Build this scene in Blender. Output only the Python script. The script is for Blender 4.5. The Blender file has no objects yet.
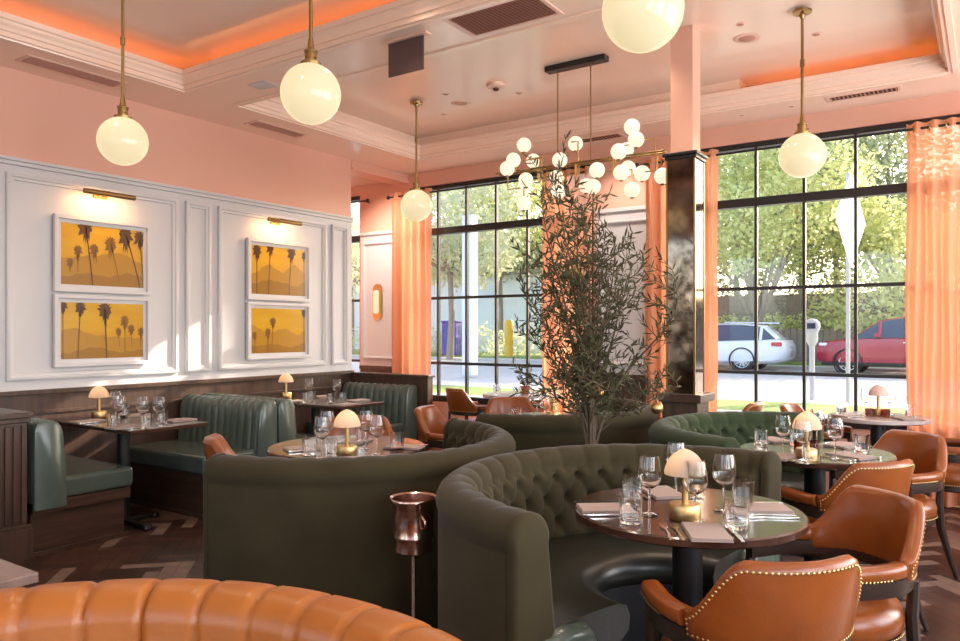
import bpy, bmesh, math, random
from mathutils import Vector, Matrix
random.seed(7)
PI = math.pi
C = bpy.context.scene.collection
S = bpy.context.scene
R_ = math.radians

# ------------------------------------------------------------------ camera
H, F, HOR, YAW = 1.43, 752.0, 331.0, R_(34.1)
cd = bpy.data.cameras.new('camera')
cam = bpy.data.objects.new('camera', cd)
C.objects.link(cam)
cam.location = (0, 0, H)
cam.rotation_euler = (PI / 2, 0, YAW)
cd.sensor_width = 36
cd.lens = F * 36 / 960
cd.shift_y = (HOR - 320.5) / 960
cd.clip_start = 0.05
cd.clip_end = 300
S.camera = cam

def ray(px):
    t = (px - 480) / F
    return t * math.cos(YAW) - math.sin(YAW), t * math.sin(YAW) + math.cos(YAW)

def at_z(px, py, z):
    """Point of the plane at height z that the photo shows at a pixel."""
    d = (H - z) * F / (py - HOR)
    a, b = ray(px)
    return a * d, b * d

def at_y(px, py, y):
    """(x, z) on the plane at depth y that the photo shows at a pixel."""
    a, b = ray(px)
    d = y / b
    return a * d, H + (HOR - py) / F * d

# ------------------------------------------------------------------ materials
def lin(c):
    return tuple(((v / 255) / 12.92 if v / 255 <= .04045 else ((v / 255 + .055) / 1.055) ** 2.4) for v in c)

def mat(name, col, rough=.5, metal=0, spec=.5, emit=None, es=0, noise=None, bump=None, sheen=0, coat=0, stretch=None):
    """Principled material; noise = (scale, second colour, amount); bump = (scale, strength)."""
    m = bpy.data.materials.new(name)
    m.use_nodes = True
    nt = m.node_tree
    b = nt.nodes['Principled BSDF']
    b.inputs['Base Color'].default_value = (*col, 1)
    b.inputs['Roughness'].default_value = rough
    b.inputs['Metallic'].default_value = metal
    b.inputs['Specular IOR Level'].default_value = spec
    if sheen:
        b.inputs['Sheen Weight'].default_value = sheen
        b.inputs['Sheen Roughness'].default_value = .45
    if coat:
        b.inputs['Coat Weight'].default_value = coat
        b.inputs['Coat Roughness'].default_value = .12
    if emit:
        b.inputs['Emission Color'].default_value = (*emit, 1)
        b.inputs['Emission Strength'].default_value = es
    if noise or bump:
        tc = nt.nodes.new('ShaderNodeTexCoord')
        src = tc.outputs['Object']
        if stretch:
            mp = nt.nodes.new('ShaderNodeMapping')
            mp.inputs['Scale'].default_value = stretch
            nt.links.new(src, mp.inputs['Vector'])
            src = mp.outputs['Vector']
    if noise:
        n = nt.nodes.new('ShaderNodeTexNoise')
        n.inputs['Scale'].default_value = noise[0]
        n.inputs['Detail'].default_value = 5
        nt.links.new(src, n.inputs['Vector'])
        r = nt.nodes.new('ShaderNodeValToRGB')
        r.color_ramp.elements[0].position = .5 - noise[2] / 2
        r.color_ramp.elements[1].position = .5 + noise[2] / 2
        r.color_ramp.elements[0].color = (*col, 1)
        r.color_ramp.elements[1].color = (*noise[1], 1)
        nt.links.new(n.outputs['Fac'], r.inputs['Fac'])
        nt.links.new(r.outputs['Color'], b.inputs['Base Color'])
    if bump:
        n2 = nt.nodes.new('ShaderNodeTexNoise')
        n2.inputs['Scale'].default_value = bump[0]
        n2.inputs['Detail'].default_value = 4
        nt.links.new(src, n2.inputs['Vector'])
        bp = nt.nodes.new('ShaderNodeBump')
        bp.inputs['Strength'].default_value = bump[1]
        bp.inputs['Distance'].default_value = .01
        nt.links.new(n2.outputs['Fac'], bp.inputs['Height'])
        nt.links.new(bp.outputs['Normal'], b.inputs['Normal'])
    return m

def glass_mat(name, tint, base, edge):
    """Thin clear glass: transparent, with reflections that grow towards the edge."""
    m = bpy.data.materials.new(name)
    m.use_nodes = True
    nt = m.node_tree
    nt.nodes.remove(nt.nodes['Principled BSDF'])
    out = nt.nodes['Material Output']
    tr = nt.nodes.new('ShaderNodeBsdfTransparent')
    tr.inputs['Color'].default_value = (*tint, 1)
    gl = nt.nodes.new('ShaderNodeBsdfGlossy')
    gl.inputs['Roughness'].default_value = .03
    gl.inputs['Color'].default_value = (1, 1, 1, 1)
    lw = nt.nodes.new('ShaderNodeLayerWeight')
    lw.inputs['Blend'].default_value = .5
    mr = nt.nodes.new('ShaderNodeMapRange')
    pw = nt.nodes.new('ShaderNodeMath')
    pw.operation = 'POWER'
    pw.inputs[1].default_value = 3
    nt.links.new(lw.outputs['Facing'], pw.inputs[0])
    nt.links.new(pw.outputs[0], mr.inputs['Value'])
    mr.inputs['To Min'].default_value = base
    mr.inputs['To Max'].default_value = edge
    mx = nt.nodes.new('ShaderNodeMixShader')
    nt.links.new(mr.outputs['Result'], mx.inputs['Fac'])
    nt.links.new(tr.outputs[0], mx.inputs[1])
    nt.links.new(gl.outputs[0], mx.inputs[2])
    nt.links.new(mx.outputs[0], out.inputs['Surface'])
    return m

def translucent_mat(name, col, tcol, fac, clear=0):
    m = bpy.data.materials.new(name)
    m.use_nodes = True
    nt = m.node_tree
    nt.nodes.remove(nt.nodes['Principled BSDF'])
    out = nt.nodes['Material Output']
    d = nt.nodes.new('ShaderNodeBsdfDiffuse')
    d.inputs['Color'].default_value = (*col, 1)
    t = nt.nodes.new('ShaderNodeBsdfTranslucent')
    t.inputs['Color'].default_value = (*tcol, 1)
    mx = nt.nodes.new('ShaderNodeMixShader')
    mx.inputs['Fac'].default_value = fac
    nt.links.new(d.outputs[0], mx.inputs[1])
    nt.links.new(t.outputs[0], mx.inputs[2])
    last = mx
    if clear:
        tr = nt.nodes.new('ShaderNodeBsdfTransparent')
        m2 = nt.nodes.new('ShaderNodeMixShader')
        m2.inputs['Fac'].default_value = clear
        nt.links.new(mx.outputs[0], m2.inputs[1])
        nt.links.new(tr.outputs[0], m2.inputs[2])
        last = m2
    nt.links.new(last.outputs[0], out.inputs['Surface'])
    return m

M = {}
M['pink'] = mat('pink_paint', lin((222, 173, 152)), .45)
M['ceil'] = mat('pink_gloss_ceiling', lin((246, 216, 196)), .2, spec=.5)
M['white'] = mat('white_panel_paint', (.60, .60, .62), .4)
M['wood'] = mat('dark_walnut', lin((52, 37, 29)), .36, noise=(3.2, lin((82, 59, 47)), .5), stretch=(9, 9, .8))
M['woodx'] = mat('dark_walnut_level', lin((52, 37, 29)), .36, noise=(3.2, lin((82, 59, 47)), .5), stretch=(.8, .8, 12))
M['table'] = mat('mahogany_tabletop', lin((54, 35, 28)), .2, noise=(2.5, lin((72, 47, 38)), .5), stretch=(1, 14, 1), coat=.3)
M['black'] = mat('black_iron', (.012, .012, .013), .4)
M['frame'] = mat('black_window_steel', (.02, .019, .02), .4)
M['brass'] = mat('aged_brass', (.36, .24, .10), .34, metal=1)
M['gold'] = mat('bright_brass', (.56, .37, .16), .36, metal=1)
M['copper'] = mat('copper_plate', (.62, .42, .34), .2, metal=1)
M['steel'] = mat('silver_plate', (.75, .74, .72), .18, metal=1)
M['velvet'] = mat('olive_velvet', lin((62, 56, 37)), .8, spec=.1, sheen=.1, noise=(5, lin((45, 40, 26)), .8))
M['velvet_b'] = mat('bottle_green_velvet', lin((54, 66, 44)), .8, spec=.1, sheen=.1, noise=(5, lin((44, 55, 36)), .8))
M['teal'] = mat('teal_leather', lin((68, 80, 73)), .24, noise=(6, lin((84, 96, 89)), .6), bump=(60, .06))
M['darkleather'] = mat('black_green_leather', lin((36, 37, 31)), .34, bump=(50, .08))
M['tan'] = mat('cognac_leather', lin((144, 77, 29)), .28, noise=(7, lin((112, 56, 21)), .6), bump=(90, .05))
M['tan2'] = mat('saddle_leather', lin((166, 100, 40)), .34, noise=(6, lin((148, 84, 32)), .6), bump=(90, .05))
M['chairwood'] = mat('espresso_wood', lin((44, 30, 24)), .35)
M['napkin'] = mat('mauve_linen', lin((164, 149, 142)), .9, bump=(220, .2))
M['marble'] = mat('grey_marble', lin((196, 184, 180)), .2, noise=(5, lin((150, 140, 140)), .4))
def real_glass(name, col):
    m = mat(name, col, 0.0)
    b = m.node_tree.nodes['Principled BSDF']
    b.inputs['Transmission Weight'].default_value = 1
    b.inputs['IOR'].default_value = 1.45
    return m
M['glass'] = real_glass('clear_glass', (1, 1, 1))
M['pane'] = glass_mat('window_glass', (.98, .98, .985), .03, .35)
M['amber'] = glass_mat('amber_glass', (.62, .34, .2), .06, .4)
M['carglass'] = mat('car_glass', (.03, .05, .09), .08)
M['curtain'] = translucent_mat('peach_sheer', lin((226, 168, 134)), lin((242, 172, 130)), .45, .05)
M['globe'] = mat('opal_globe', (.22, .2, .17), .15, emit=(1.0, .83, .48), es=.78)
M['smallglobe'] = mat('opal_small_globe', (.3, .27, .24), .2, emit=(1.0, .86, .62), es=.98)
M['dome'] = translucent_mat('alabaster_lit', (.72, .6, .52), (.9, .78, .68), .6)
M['bulb'] = mat('warm_bulb', (.8, .7, .6), .5, emit=(1.0, .60, .25), es=11)
M['domeoff'] = mat('alabaster_unlit', lin((214, 190, 178)), .4, noise=(22, lin((182, 156, 146)), .5))
M['led'] = mat('orange_led', (.1, .05, .02), .5, emit=(1.0, .36, .08), es=5)
M['grille'] = mat('pink_metal_grille', lin((190, 134, 116)), .5)
M['slot'] = mat('grille_dark', lin((84, 52, 44)), .8)
M['fixture'] = mat('fixture_cream', lin((228, 190, 172)), .4)
M['signdark'] = mat('dark_sign_face', lin((92, 72, 70)), .15)
M['mirror'] = mat('antique_mirror', (.30, .22, .18), .08, metal=1, noise=(7, (.09, .06, .045), .45))
M['bark'] = mat('olive_bark', lin((92, 78, 62)), .9, bump=(30, .5))
M['leaf'] = mat('olive_leaf', lin((54, 55, 34)), .6, spec=.25, noise=(8, lin((86, 86, 58)), .6))
M['pot'] = mat('terracotta', lin((150, 84, 60)), .7)
M['asphalt'] = mat('pale_asphalt', lin((168, 164, 160)), .9, noise=(3, lin((182, 178, 174)), .5))
M['concrete'] = mat('pale_concrete', lin((200, 194, 186)), .9, noise=(2, lin((186, 180, 172)), .5))
M['grass'] = mat('lawn', lin((96, 122, 50)), .95, noise=(20, lin((140, 156, 76)), .6))
M['fence'] = mat('weathered_timber', lin((158, 142, 124)), .9, noise=(3, lin((124, 110, 96)), .5), stretch=(8, 8, 1))
M['greybark'] = mat('grey_bark', lin((150, 136, 118)), .9, bump=(12, .6))
M['leaf_lime'] = translucent_mat('lime_leaf', lin((208, 212, 152)), lin((232, 232, 164)), .5)
M['leaf_green'] = translucent_mat('green_leaf', lin((160, 174, 142)), lin((200, 208, 166)), .45)
M['leaf_dark'] = translucent_mat('dark_leaf', lin((124, 140, 118)), lin((166, 178, 146)), .4)
M['leaf_pale'] = translucent_mat('pale_leaf', lin((200, 206, 176)), lin((228, 228, 190)), .5)
M['carwhite'] = mat('white_car_paint', (.78, .79, .82), .2, coat=.6)
M['carred'] = mat('crimson_car_paint', lin((165, 14, 46)), .25, coat=.3)
M['tyre'] = mat('tyre_rubber', (.02, .02, .022), .8)
M['alloy'] = mat('alloy_wheel', (.82, .82, .84), .3, metal=.2)
M['tail'] = mat('red_lens', (.6, .02, .03), .15)
M['headlamp'] = mat('clear_lens', (.8, .82, .85), .1)
M['signwhite'] = mat('bare_sign_back', (.8, .8, .8), .4)
M['meter'] = mat('parking_meter_grey', (.5, .5, .5), .35)
M['blue'] = mat('blue_bin', lin((52, 66, 150)), .5)
M['stucco'] = mat('pale_stucco', (.8, .78, .75), .9)
M['yellow'] = mat('yellow_post', lin((222, 170, 40)), .5)
M['soil'] = mat('dark_soil', lin((52, 42, 34)), .95)

# ------------------------------------------------------------------ mesh helpers
class MB:
    def __init__(self):
        self.v, self.f, self.mi, self.cur = [], [], [], 0

    def add(self, vs, fs):
        o = len(self.v)
        self.v += [tuple(p) for p in vs]
        for f in fs:
            self.f.append(tuple(i + o for i in f))
            self.mi.append(self.cur)
        return self

    def box(self, c, s, rz=0, rx=0, ry=0):
        x, y, z = (k / 2 for k in s)
        vs = [Vector((a * x, b * y, d * z)) for a in (-1, 1) for b in (-1, 1) for d in (-1, 1)]
        if rz or rx or ry:
            m = Matrix.Rotation(rz, 3, 'Z') @ Matrix.Rotation(ry, 3, 'Y') @ Matrix.Rotation(rx, 3, 'X')
            vs = [m @ p for p in vs]
        c = Vector(c)
        return self.add([p + c for p in vs], [(0, 1, 3, 2), (4, 6, 7, 5), (0, 4, 5, 1), (2, 3, 7, 6), (0, 2, 6, 4), (1, 5, 7, 3)])

    def span(self, a, b):
        return self.box([(p + q) / 2 for p, q in zip(a, b)], [abs(q - p) for p, q in zip(a, b)])

    def lathe(self, prof, seg=24, c=(0, 0, 0), cap=True):
        n = len(prof)
        vs = []
        for k in range(seg):
            a = 2 * PI * k / seg
            for r, z in prof:
                vs.append((c[0] + r * math.cos(a), c[1] + r * math.sin(a), c[2] + z))
        fs = []
        for k in range(seg):
            k2 = (k + 1) % seg
            for i in range(n - 1):
                fs.append((k * n + i, k2 * n + i, k2 * n + i + 1, k * n + i + 1))
        if cap:
            if prof[0][0] > 1e-4:
                fs.append(tuple(k * n for k in reversed(range(seg))))
            if prof[-1][0] > 1e-4:
                fs.append(tuple(k * n + n - 1 for k in range(seg)))
        return self.add(vs, fs)

    def tube(self, pts, rad, seg=8, cap=True):
        pts = [Vector(p) for p in pts]
        n = len(pts)
        rads = rad if isinstance(rad, (list, tuple)) else [rad] * n
        vs, fs = [], []
        up = None
        for i, p in enumerate(pts):
            t = (pts[min(i + 1, n - 1)] - pts[max(i - 1, 0)]).normalized()
            if up is None:
                up = t.orthogonal().normalized()
            up = (up - t * up.dot(t))
            up = up.normalized() if up.length > 1e-6 else t.orthogonal().normalized()
            w = t.cross(up)
            for k in range(seg):
                a = 2 * PI * k / seg
                vs.append(p + (up * math.cos(a) + w * math.sin(a)) * rads[i])
        for i in range(n - 1):
            for k in range(seg):
                k2 = (k + 1) % seg
                fs.append((i * seg + k, i * seg + k2, (i + 1) * seg + k2, (i + 1) * seg + k))
        if cap:
            fs.append(tuple(reversed(range(seg))))
            fs.append(tuple((n - 1) * seg + k for k in range(seg)))
        return self.add(vs, fs)

    def loft(self, rings, closed=True, cap=True):
        n = len(rings[0])
        vs = [p for r in rings for p in r]
        fs = []
        for i in range(len(rings) - 1):
            for k in range(n if closed else n - 1):
                k2 = (k + 1) % n
                fs.append((i * n + k, i * n + k2, (i + 1) * n + k2, (i + 1) * n + k))
        if cap:
            fs.append(tuple(reversed(range(n))))
            fs.append(tuple((len(rings) - 1) * n + k for k in range(n)))
        return self.add(vs, fs)

    def frame(self, prof, rect, put):
        """Mitred moulding: prof = (inset, height) pairs swept round rect (a0, a1, c0, c1); put maps (a, c, height) to space."""
        a0, a1, c0, c1 = rect
        rings = [[put(a0 + o, c0 + o, h), put(a1 - o, c0 + o, h), put(a1 - o, c1 - o, h), put(a0 + o, c1 - o, h)] for o, h in prof]
        return self.loft(rings, cap=False)

    def sphere(self, c, r, seg=16, rings=10):
        pr = [(r * math.sin(PI * i / rings), -r * math.cos(PI * i / rings)) for i in range(rings + 1)]
        pr[0], pr[-1] = (1e-5, -r), (1e-5, r)
        return self.lathe(pr, seg, c, cap=False)

    def mesh(self, name, mats, smooth=True, angle=38):
        me = bpy.data.meshes.new(name)
        me.from_pydata(self.v, [], self.f)
        for m in (mats if isinstance(mats, (list, tuple)) else [mats]):
            me.materials.append(m)
        me.polygons.foreach_set('material_index', self.mi)
        bm = bmesh.new()
        bm.from_mesh(me)
        bmesh.ops.recalc_face_normals(bm, faces=bm.faces)
        bm.to_mesh(me)
        bm.free()
        if smooth:
            me.polygons.foreach_set('use_smooth', [True] * len(me.polygons))
            me.set_sharp_from_angle(angle=R_(angle))
        me.update()
        return me

    def build(self, name, mats, parent=None, bevel=0, smooth=True, angle=38, loc=None, rz=0, normals=True):
        o = bpy.data.objects.new(name, self.mesh(name, mats, smooth, angle))
        C.objects.link(o)
        if parent:
            o.parent = parent
        if loc:
            o.location = loc
        o.rotation_euler.z = rz
        if bevel:
            b = o.modifiers.new('edge', 'BEVEL')
            b.width = bevel
            b.segments = 2
            b.limit_method = 'ANGLE'
            b.harden_normals = True
        return o

def tag(o, label=None, cat=None, group=None, kind=None):
    if label: o['label'] = label
    if cat: o['category'] = cat
    if group: o['group'] = group
    if kind: o['kind'] = kind
    return o

def thing(name, label, cat, loc=(0, 0, 0), rz=0, group=None):
    o = bpy.data.objects.new(name, None)
    o.empty_display_size = .1
    C.objects.link(o)
    o.location = loc
    o.rotation_euler = (0, 0, rz)
    return tag(o, label, cat, group)

def struct(o):
    o['kind'] = 'structure'
    return o

def copy_tree(o, parent=None):
    c = o.copy()
    C.objects.link(c)
    if parent:
        c.parent = parent
    for ch in list(o.children):
        copy_tree(ch, c)
    return c

class Kind:
    """One prototype thing; the first placement uses it, later ones copy it with its parts."""
    def __init__(self, root):
        self.root, self.used = root, False

    def put(self, loc, rz, label, group=None):
        o = copy_tree(self.root) if self.used else self.root
        self.used = True
        o.location = loc
        o.rotation_euler = (0, 0, rz)
        o['label'] = label
        if group: o['group'] = group
        return o

def light(name, kind, loc, energy, col=(1, 1, 1), rot=(0, 0, 0), size=None, size_y=None, **kw):
    d = bpy.data.lights.new(name, kind)
    d.energy = energy
    d.color = col
    if kind == 'AREA':
        d.shape = 'RECTANGLE'
        d.size = size
        d.size_y = size_y or size
    elif kind in ('POINT', 'SPOT') and size:
        d.shadow_soft_size = size
    for k, v in kw.items():
        setattr(d, k, v)
    o = bpy.data.objects.new(name, d)
    C.objects.link(o)
    o.location = loc
    o.rotation_euler = rot
    return o

# ------------------------------------------------------------------ room shell
XL, YB, YE = -6.0, 7.25, 6.25          # left wall, window wall, end of the left wall
XR, YN, XA = 2.6, -2.6, -7.5           # right wall, wall behind, alcove end
ZS, ZC = 3.375, 3.62                   # soffit, tray ceiling
T1 = (-5.37, -.25, .4, 3.68)
T2 = (-5.33, -.25, 4.22, 6.65)

# floor: herringbone parquet, four tones of plank
fb = MB()
fb.cur = 0
fb.span((XA, YN, -.1), (XR, YB, -.004))
W_, L_ = .085, .34
def plank(cx, cy, horiz, tone):
    a = R_(45)
    sx, sy = (L_, W_) if horiz else (W_, L_)
    vs = []
    for dx, dy in ((-1, -1), (1, -1), (1, 1), (-1, 1)):
        x, y = cx + dx * (sx / 2 - .0012), cy + dy * (sy / 2 - .0012)
        vs.append((x * math.cos(a) - y * math.sin(a), x * math.sin(a) + y * math.cos(a), 0))
    mx, my = sum(v[0] for v in vs) / 4, sum(v[1] for v in vs) / 4
    if not (XA + .3 < mx < XR - .3 and YN + .3 < my < YB - .25):
        return
    fb.cur = tone
    fb.add(vs, [(0, 1, 2, 3)])
n_ = 6
for i in range(-30, 34):
    for j in range(-130, 130):
        # classic herringbone lattice
        ox = i * 2 * L_ / 1 * .5 * 2 + 0
        bx, by = j * W_ + i * L_, j * W_ - i * L_
        plank(bx + L_ / 2, by + W_ / 2, True, 1 + random.choice((0, 0, 1, 1, 2, 2, 3)))
        plank(bx + W_ / 2, by + W_ + L_ / 2, False, 1 + random.choice((0, 0, 1, 1, 2, 2, 3)))
def floor_mat(n, c):
    return mat(n, lin(c), .3, noise=(4, lin(tuple(int(k * .72) for k in c)), .6), stretch=(3, 3, 3))
floor = struct(fb.build('floor', [M['slot'], floor_mat('parquet_brown', (80, 54, 43)), floor_mat('parquet_umber', (58, 39, 32)),
                                 floor_mat('parquet_grey', (138, 114, 100)), floor_mat('parquet_red', (70, 44, 35))], smooth=False))

# left wall
b = MB()
b.span((XL - .2, YN, 0), (XL, YE, ZC))
struct(b.build('wall_left', M['pink']))
b = MB()
b.span((XL - .2, YE + .001, 3.285), (XL + .008, YB, ZS + .02))
b.span((XL - .2, YE + .002, 3.265), (XL + .03, YB, 3.285))
struct(b.build('wall_left_header', M['pink']))
b = MB()
b.span((XA - .2, YE - .2, 0), (XA, YB + .2, ZC))
b.span((XA, YE - .2, 0), (XL - .2, YE, ZC))
struct(b.build('wall_alcove', M['pink']))

# window wall with its openings
ZSILL, ZTOP = .6, 3.2
WIN = [(-7.36, -6.80), (-5.98, -3.46), (-2.66, .30)]
b = MB()
edges = [XA] + [v for w in WIN for v in w] + [XR]
for k in range(0, len(edges), 2):
    b.span((edges[k], YB, 0), (edges[k + 1], YB + .2, ZC))
for w in WIN:
    b.span((w[0], YB, 0), (w[1], YB + .2, ZSILL))
    b.span((w[0], YB, ZTOP), (w[1], YB + .2, ZC))
struct(b.build('wall_back', M['pink']))

# right wall and the wall behind the camera, with tall daylight windows
RW = [(-1.9, -.1), (.5, 2.3), (2.9, 4.7), (5.1, 6.7)]
b = MB()
ys = [YN] + [v for w in RW for v in w] + [YB]
for k in range(0, len(ys), 2):
    b.span((XR, ys[k], 0), (XR + .2, ys[k + 1], ZC))
for w in RW:
    b.span((XR, w[0], 0), (XR + .2, w[1], .6))
    b.span((XR, w[0], 3.1), (XR + .2, w[1], ZC))
struct(b.build('wall_right', M['pink']))
NW = [(-5.2, -3.2), (-2.4, -.4), (.3, 2.2)]
b = MB()
xs = [XL - .2] + [v for w in NW for v in w] + [XR + .2]
for k in range(0, len(xs), 2):
    b.span((xs[k], YN - .2, 0), (xs[k + 1], YN, ZC))
for w in NW:
    b.span((w[0], YN - .2, 0), (w[1], YN, .6))
    b.span((w[0], YN - .2, 3.1), (w[1], YN, ZC))
struct(b.build('wall_front', M['pink']))

# ceiling: slab, soffit ring and beam
b = MB()
b.span((XA - .2, YN - .2, ZC), (XR + .2, YB + .2, ZC + .15))
for x0, x1, y0, y1 in ((XL, T1[0], YN, YB), (T1[0], XR, T2[3], YB), (T1[0], T1[1], T1[3], T2[2]), (T1[1], XR, YN, T2[3]), (T1[0], T1[1], YN, T1[2]),
                       (XA, XL, YE, YB)):
    zb = ZS if x1 > XL else 3.32
    b.span((x0, y0, zb), (x1, y1, zb + .045))
b.span((T1[0], (T1[3] + T2[2]) / 2 - .02, ZS + .04), (T1[1], (T1[3] + T2[2]) / 2 + .02, ZC))
b.span((T1[1] + .3, T1[2], ZS + .04), (T1[1] + .34, T2[3], ZC))
b.span((T1[0] - .3, T1[2], ZS + .04), (T1[0] - .26, T2[3] + .3, ZC))
b.span((T1[0], T2[3] + .28, ZS + .04), (T1[1], T2[3] + .32, ZC))
b.span((T2[0] - .25, T2[2] - .05, ZS + .046), (T2[0] - .035, T2[3] + .25, ZC + .01))
b.span((T2[0] - .035, T2[3] + .035, ZS + .046), (-1.8, T2[3] + .25, ZC + .01))
struct(b.build('ceiling', M['ceil'], smooth=False))

# crown mouldings round each tray
def crown(t, name):
    b = MB()
    prof = [(-.06, ZS + .003), (-.06, ZS - .012), (-.025, ZS - .012), (-.022, ZS - .002), (.004, ZS - .002), (.006, ZS + .03), (.02, ZS + .032), (.024, ZS + .055),
            (.036, ZS + .075), (.038, ZS + .095), (.052, ZS + .10), (.055, ZS + .135), (.01, ZS + .135), (.01, ZS + .05)]
    b.frame(prof, t, lambda a, c, h: (a, c, h))
    struct(b.build(name, M['ceil'], smooth=False))
crown(T1, 'trim_1')
crown(T2, 'trim_2')

# warm light strips in the coves
def led(name, a, c, label):
    b = MB()
    b.span(a, c)
    tag(b.build(name, M['led'], smooth=False), label, 'strip light', 'orange cove light strips')
zl = ZS + .05
led('cove_light_strip', (T1[0] - .13, T1[2], zl), (T1[0] - .115, T1[3] + .12, zl + .015), 'orange light strip in the ceiling cove above the white panelled wall')
led('cove_light_strip', (T1[0] - .1, T1[3] + .115, zl), (T1[1] + .1, T1[3] + .13, zl + .015), 'orange light strip in the cove along the cross beam')
led('cove_light_strip', (-1.72, T2[3] + .115, zl), (T2[1] + .1, T2[3] + .13, zl + .015), 'orange light strip in the cove above the street window')

# white panelling on the left wall
b = MB()
xw = XL + .012
b.span((XL, YN, .97), (xw, YE, 2.66))
b.span((XL, YN, 2.66), (XL + .03, YE, 2.69))
b.span((XL, YN, 2.69), (XL + .045, YE, 2.715))
struct(b.build('trim_3', M['white'], bevel=.004))
PANELS = [(.6, 2.3), (2.62, 4.03), (4.11, 4.37), (4.455, 5.84), (5.92, 6.17)]
for k, (y0, y1) in enumerate(PANELS):
    b = MB()
    prof = [(0, 0), (0, .028), (.008, .034), (.026, .032), (.032, .02), (.05, .016), (.055, 0)]
    b.frame(prof, (y0, y1, 1.06, 2.60), lambda a, c, h: (xw + h - .001, a, c))
    struct(b.build('trim_%d' % (4 + k), M['white'], angle=50))
# walnut dado on the left wall
b = MB()
b.span((XL, YN, 0), (XL + .02, YE, .95))
b.span((XL, YN, .95), (XL + .05, YE, .985))
b.span((XL, YN, .80), (XL + .035, YE, .825))
b.span((XL, YN, 0), (XL + .035, YE, .12))
struct(b.build('baseboard_left', M['wood'], bevel=.004))

# panelled piers of the window wall
def pier(x0, x1, tn):
    y = YB
    b = MB()
    b.span((x0, y - .015, .97), (x1, y, 2.68))
    b.span((x0, y - .04, 2.66), (x1, y, 2.70))
    b.frame([(.05, 0), (.05, .024), (.058, .03), (.075, .028), (.085, .012), (.095, 0)], (x0, x1, 1.02, 2.62), lambda a, c, h: (a, y - .0145 - h, c))
    struct(b.build('trim_%d' % tn, M['white'], bevel=.004))
    b = MB()
    b.span((x0, y - .02, 0), (x1, y, .94))
    b.span((x0, y - .05, .94), (x1, y, .985))
    struct(b.build('baseboard_%s' % ('back' if tn == 10 else 'pier'), M['wood'], bevel=.004))
pier(-6.77, -6.0, 10)
pier(-3.43, -2.68, 11)

# windows: black steel grids with panes of glass
def window(idx, x0, x1, cols):
    y0, y1 = YB + .04, YB + .10
    b = MB()
    for a, c in (((x0, y0 - .02, ZTOP - .05), (x1, y1, ZTOP)), ((x0, y0 - .05, ZSILL - .02), (x1, y1, ZSILL + .05)),
                 ((x0, y0, ZSILL), (x0 + .045, y1, ZTOP)), ((x1 - .045, y0, ZSILL), (x1, y1, ZTOP)),
                 ((x0, y0 - .03, 2.60), (x1, y1, 2.68))):
        b.span(a, c)
    for z in (1.04, 1.83):
        b.span((x0, y0, z - .016), (x1, y1 - .01, z + .016))
    for k in range(1, cols):
        x = x0 + (x1 - x0) * k / cols
        b.span((x - .013, y0 + .002, ZSILL), (x + .013, y1 - .012, ZTOP))
    w = struct(b.build('window_%d' % idx, M['frame'], bevel=.003))
    b = MB()
    b.span((x0, YB + .069, ZSILL), (x1, YB + .071, ZTOP))
    b.build('pane', M['pane'], w, smooth=False)
window(1, *WIN[0], 2)
window(2, *WIN[1], 6)
window(3, *WIN[2], 7)
k = 4
for w in RW:
    b = MB()
    for y in (w[0], (w[0] + w[1]) / 2, w[1]):
        b.box((XR + .1, y, 1.85), (.05, .04, 2.5))
    for z in (.62, 1.8, 3.08):
        b.box((XR + .1, (w[0] + w[1]) / 2, z), (.05, w[1] - w[0], .04))
    struct(b.build('window_%d' % k, M['frame']))
    k += 1
for w in NW:
    b = MB()
    for x in (w[0], (w[0] + w[1]) / 2, w[1]):
        b.box((x, YN - .1, 1.85), (.04, .05, 2.5))
    for z in (.62, 1.8, 3.08):
        b.box(((w[0] + w[1]) / 2, YN - .1, z), (w[1] - w[0], .05, .04))
    struct(b.build('window_%d' % k, M['frame']))
    k += 1

# mirrored column
cx, cy = -1.835, 5.385
b = MB()
b.span((cx - .082, cy - .085, 2.7), (cx + .082, cy + .085, ZC))
col = struct(b.build('column', M['pink'], bevel=.003))
b = MB()
b.span((cx - .102, cy - .105, .98), (cx + .102, cy + .105, 2.69))
b.build('mirror_cladding', M['mirror'], col, bevel=.002)
b = MB()
for dx in (-1, 1):
    for dy in (-1, 1):
        b.box((cx + dx * .101, cy + dy * .104, 1.835), (.012, .012, 1.71))
b.build('corner_bead', M['brass'], col)
b = MB()
b.span((cx - .115, cy - .118, 2.665), (cx + .115, cy + .118, 2.69))
b.span((cx - .128, cy - .131, 2.69), (cx + .128, cy + .131, 2.712))
b.build('cap', M['black'], col, bevel=.004)
b = MB()
b.span((cx - .13, cy - .13, 0), (cx + .13, cy + .13, .92))
b.span((cx - .165, cy - .165, .92), (cx + .165, cy + .165, .98))
b.build('plinth', M['wood'], col, bevel=.005)

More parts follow.
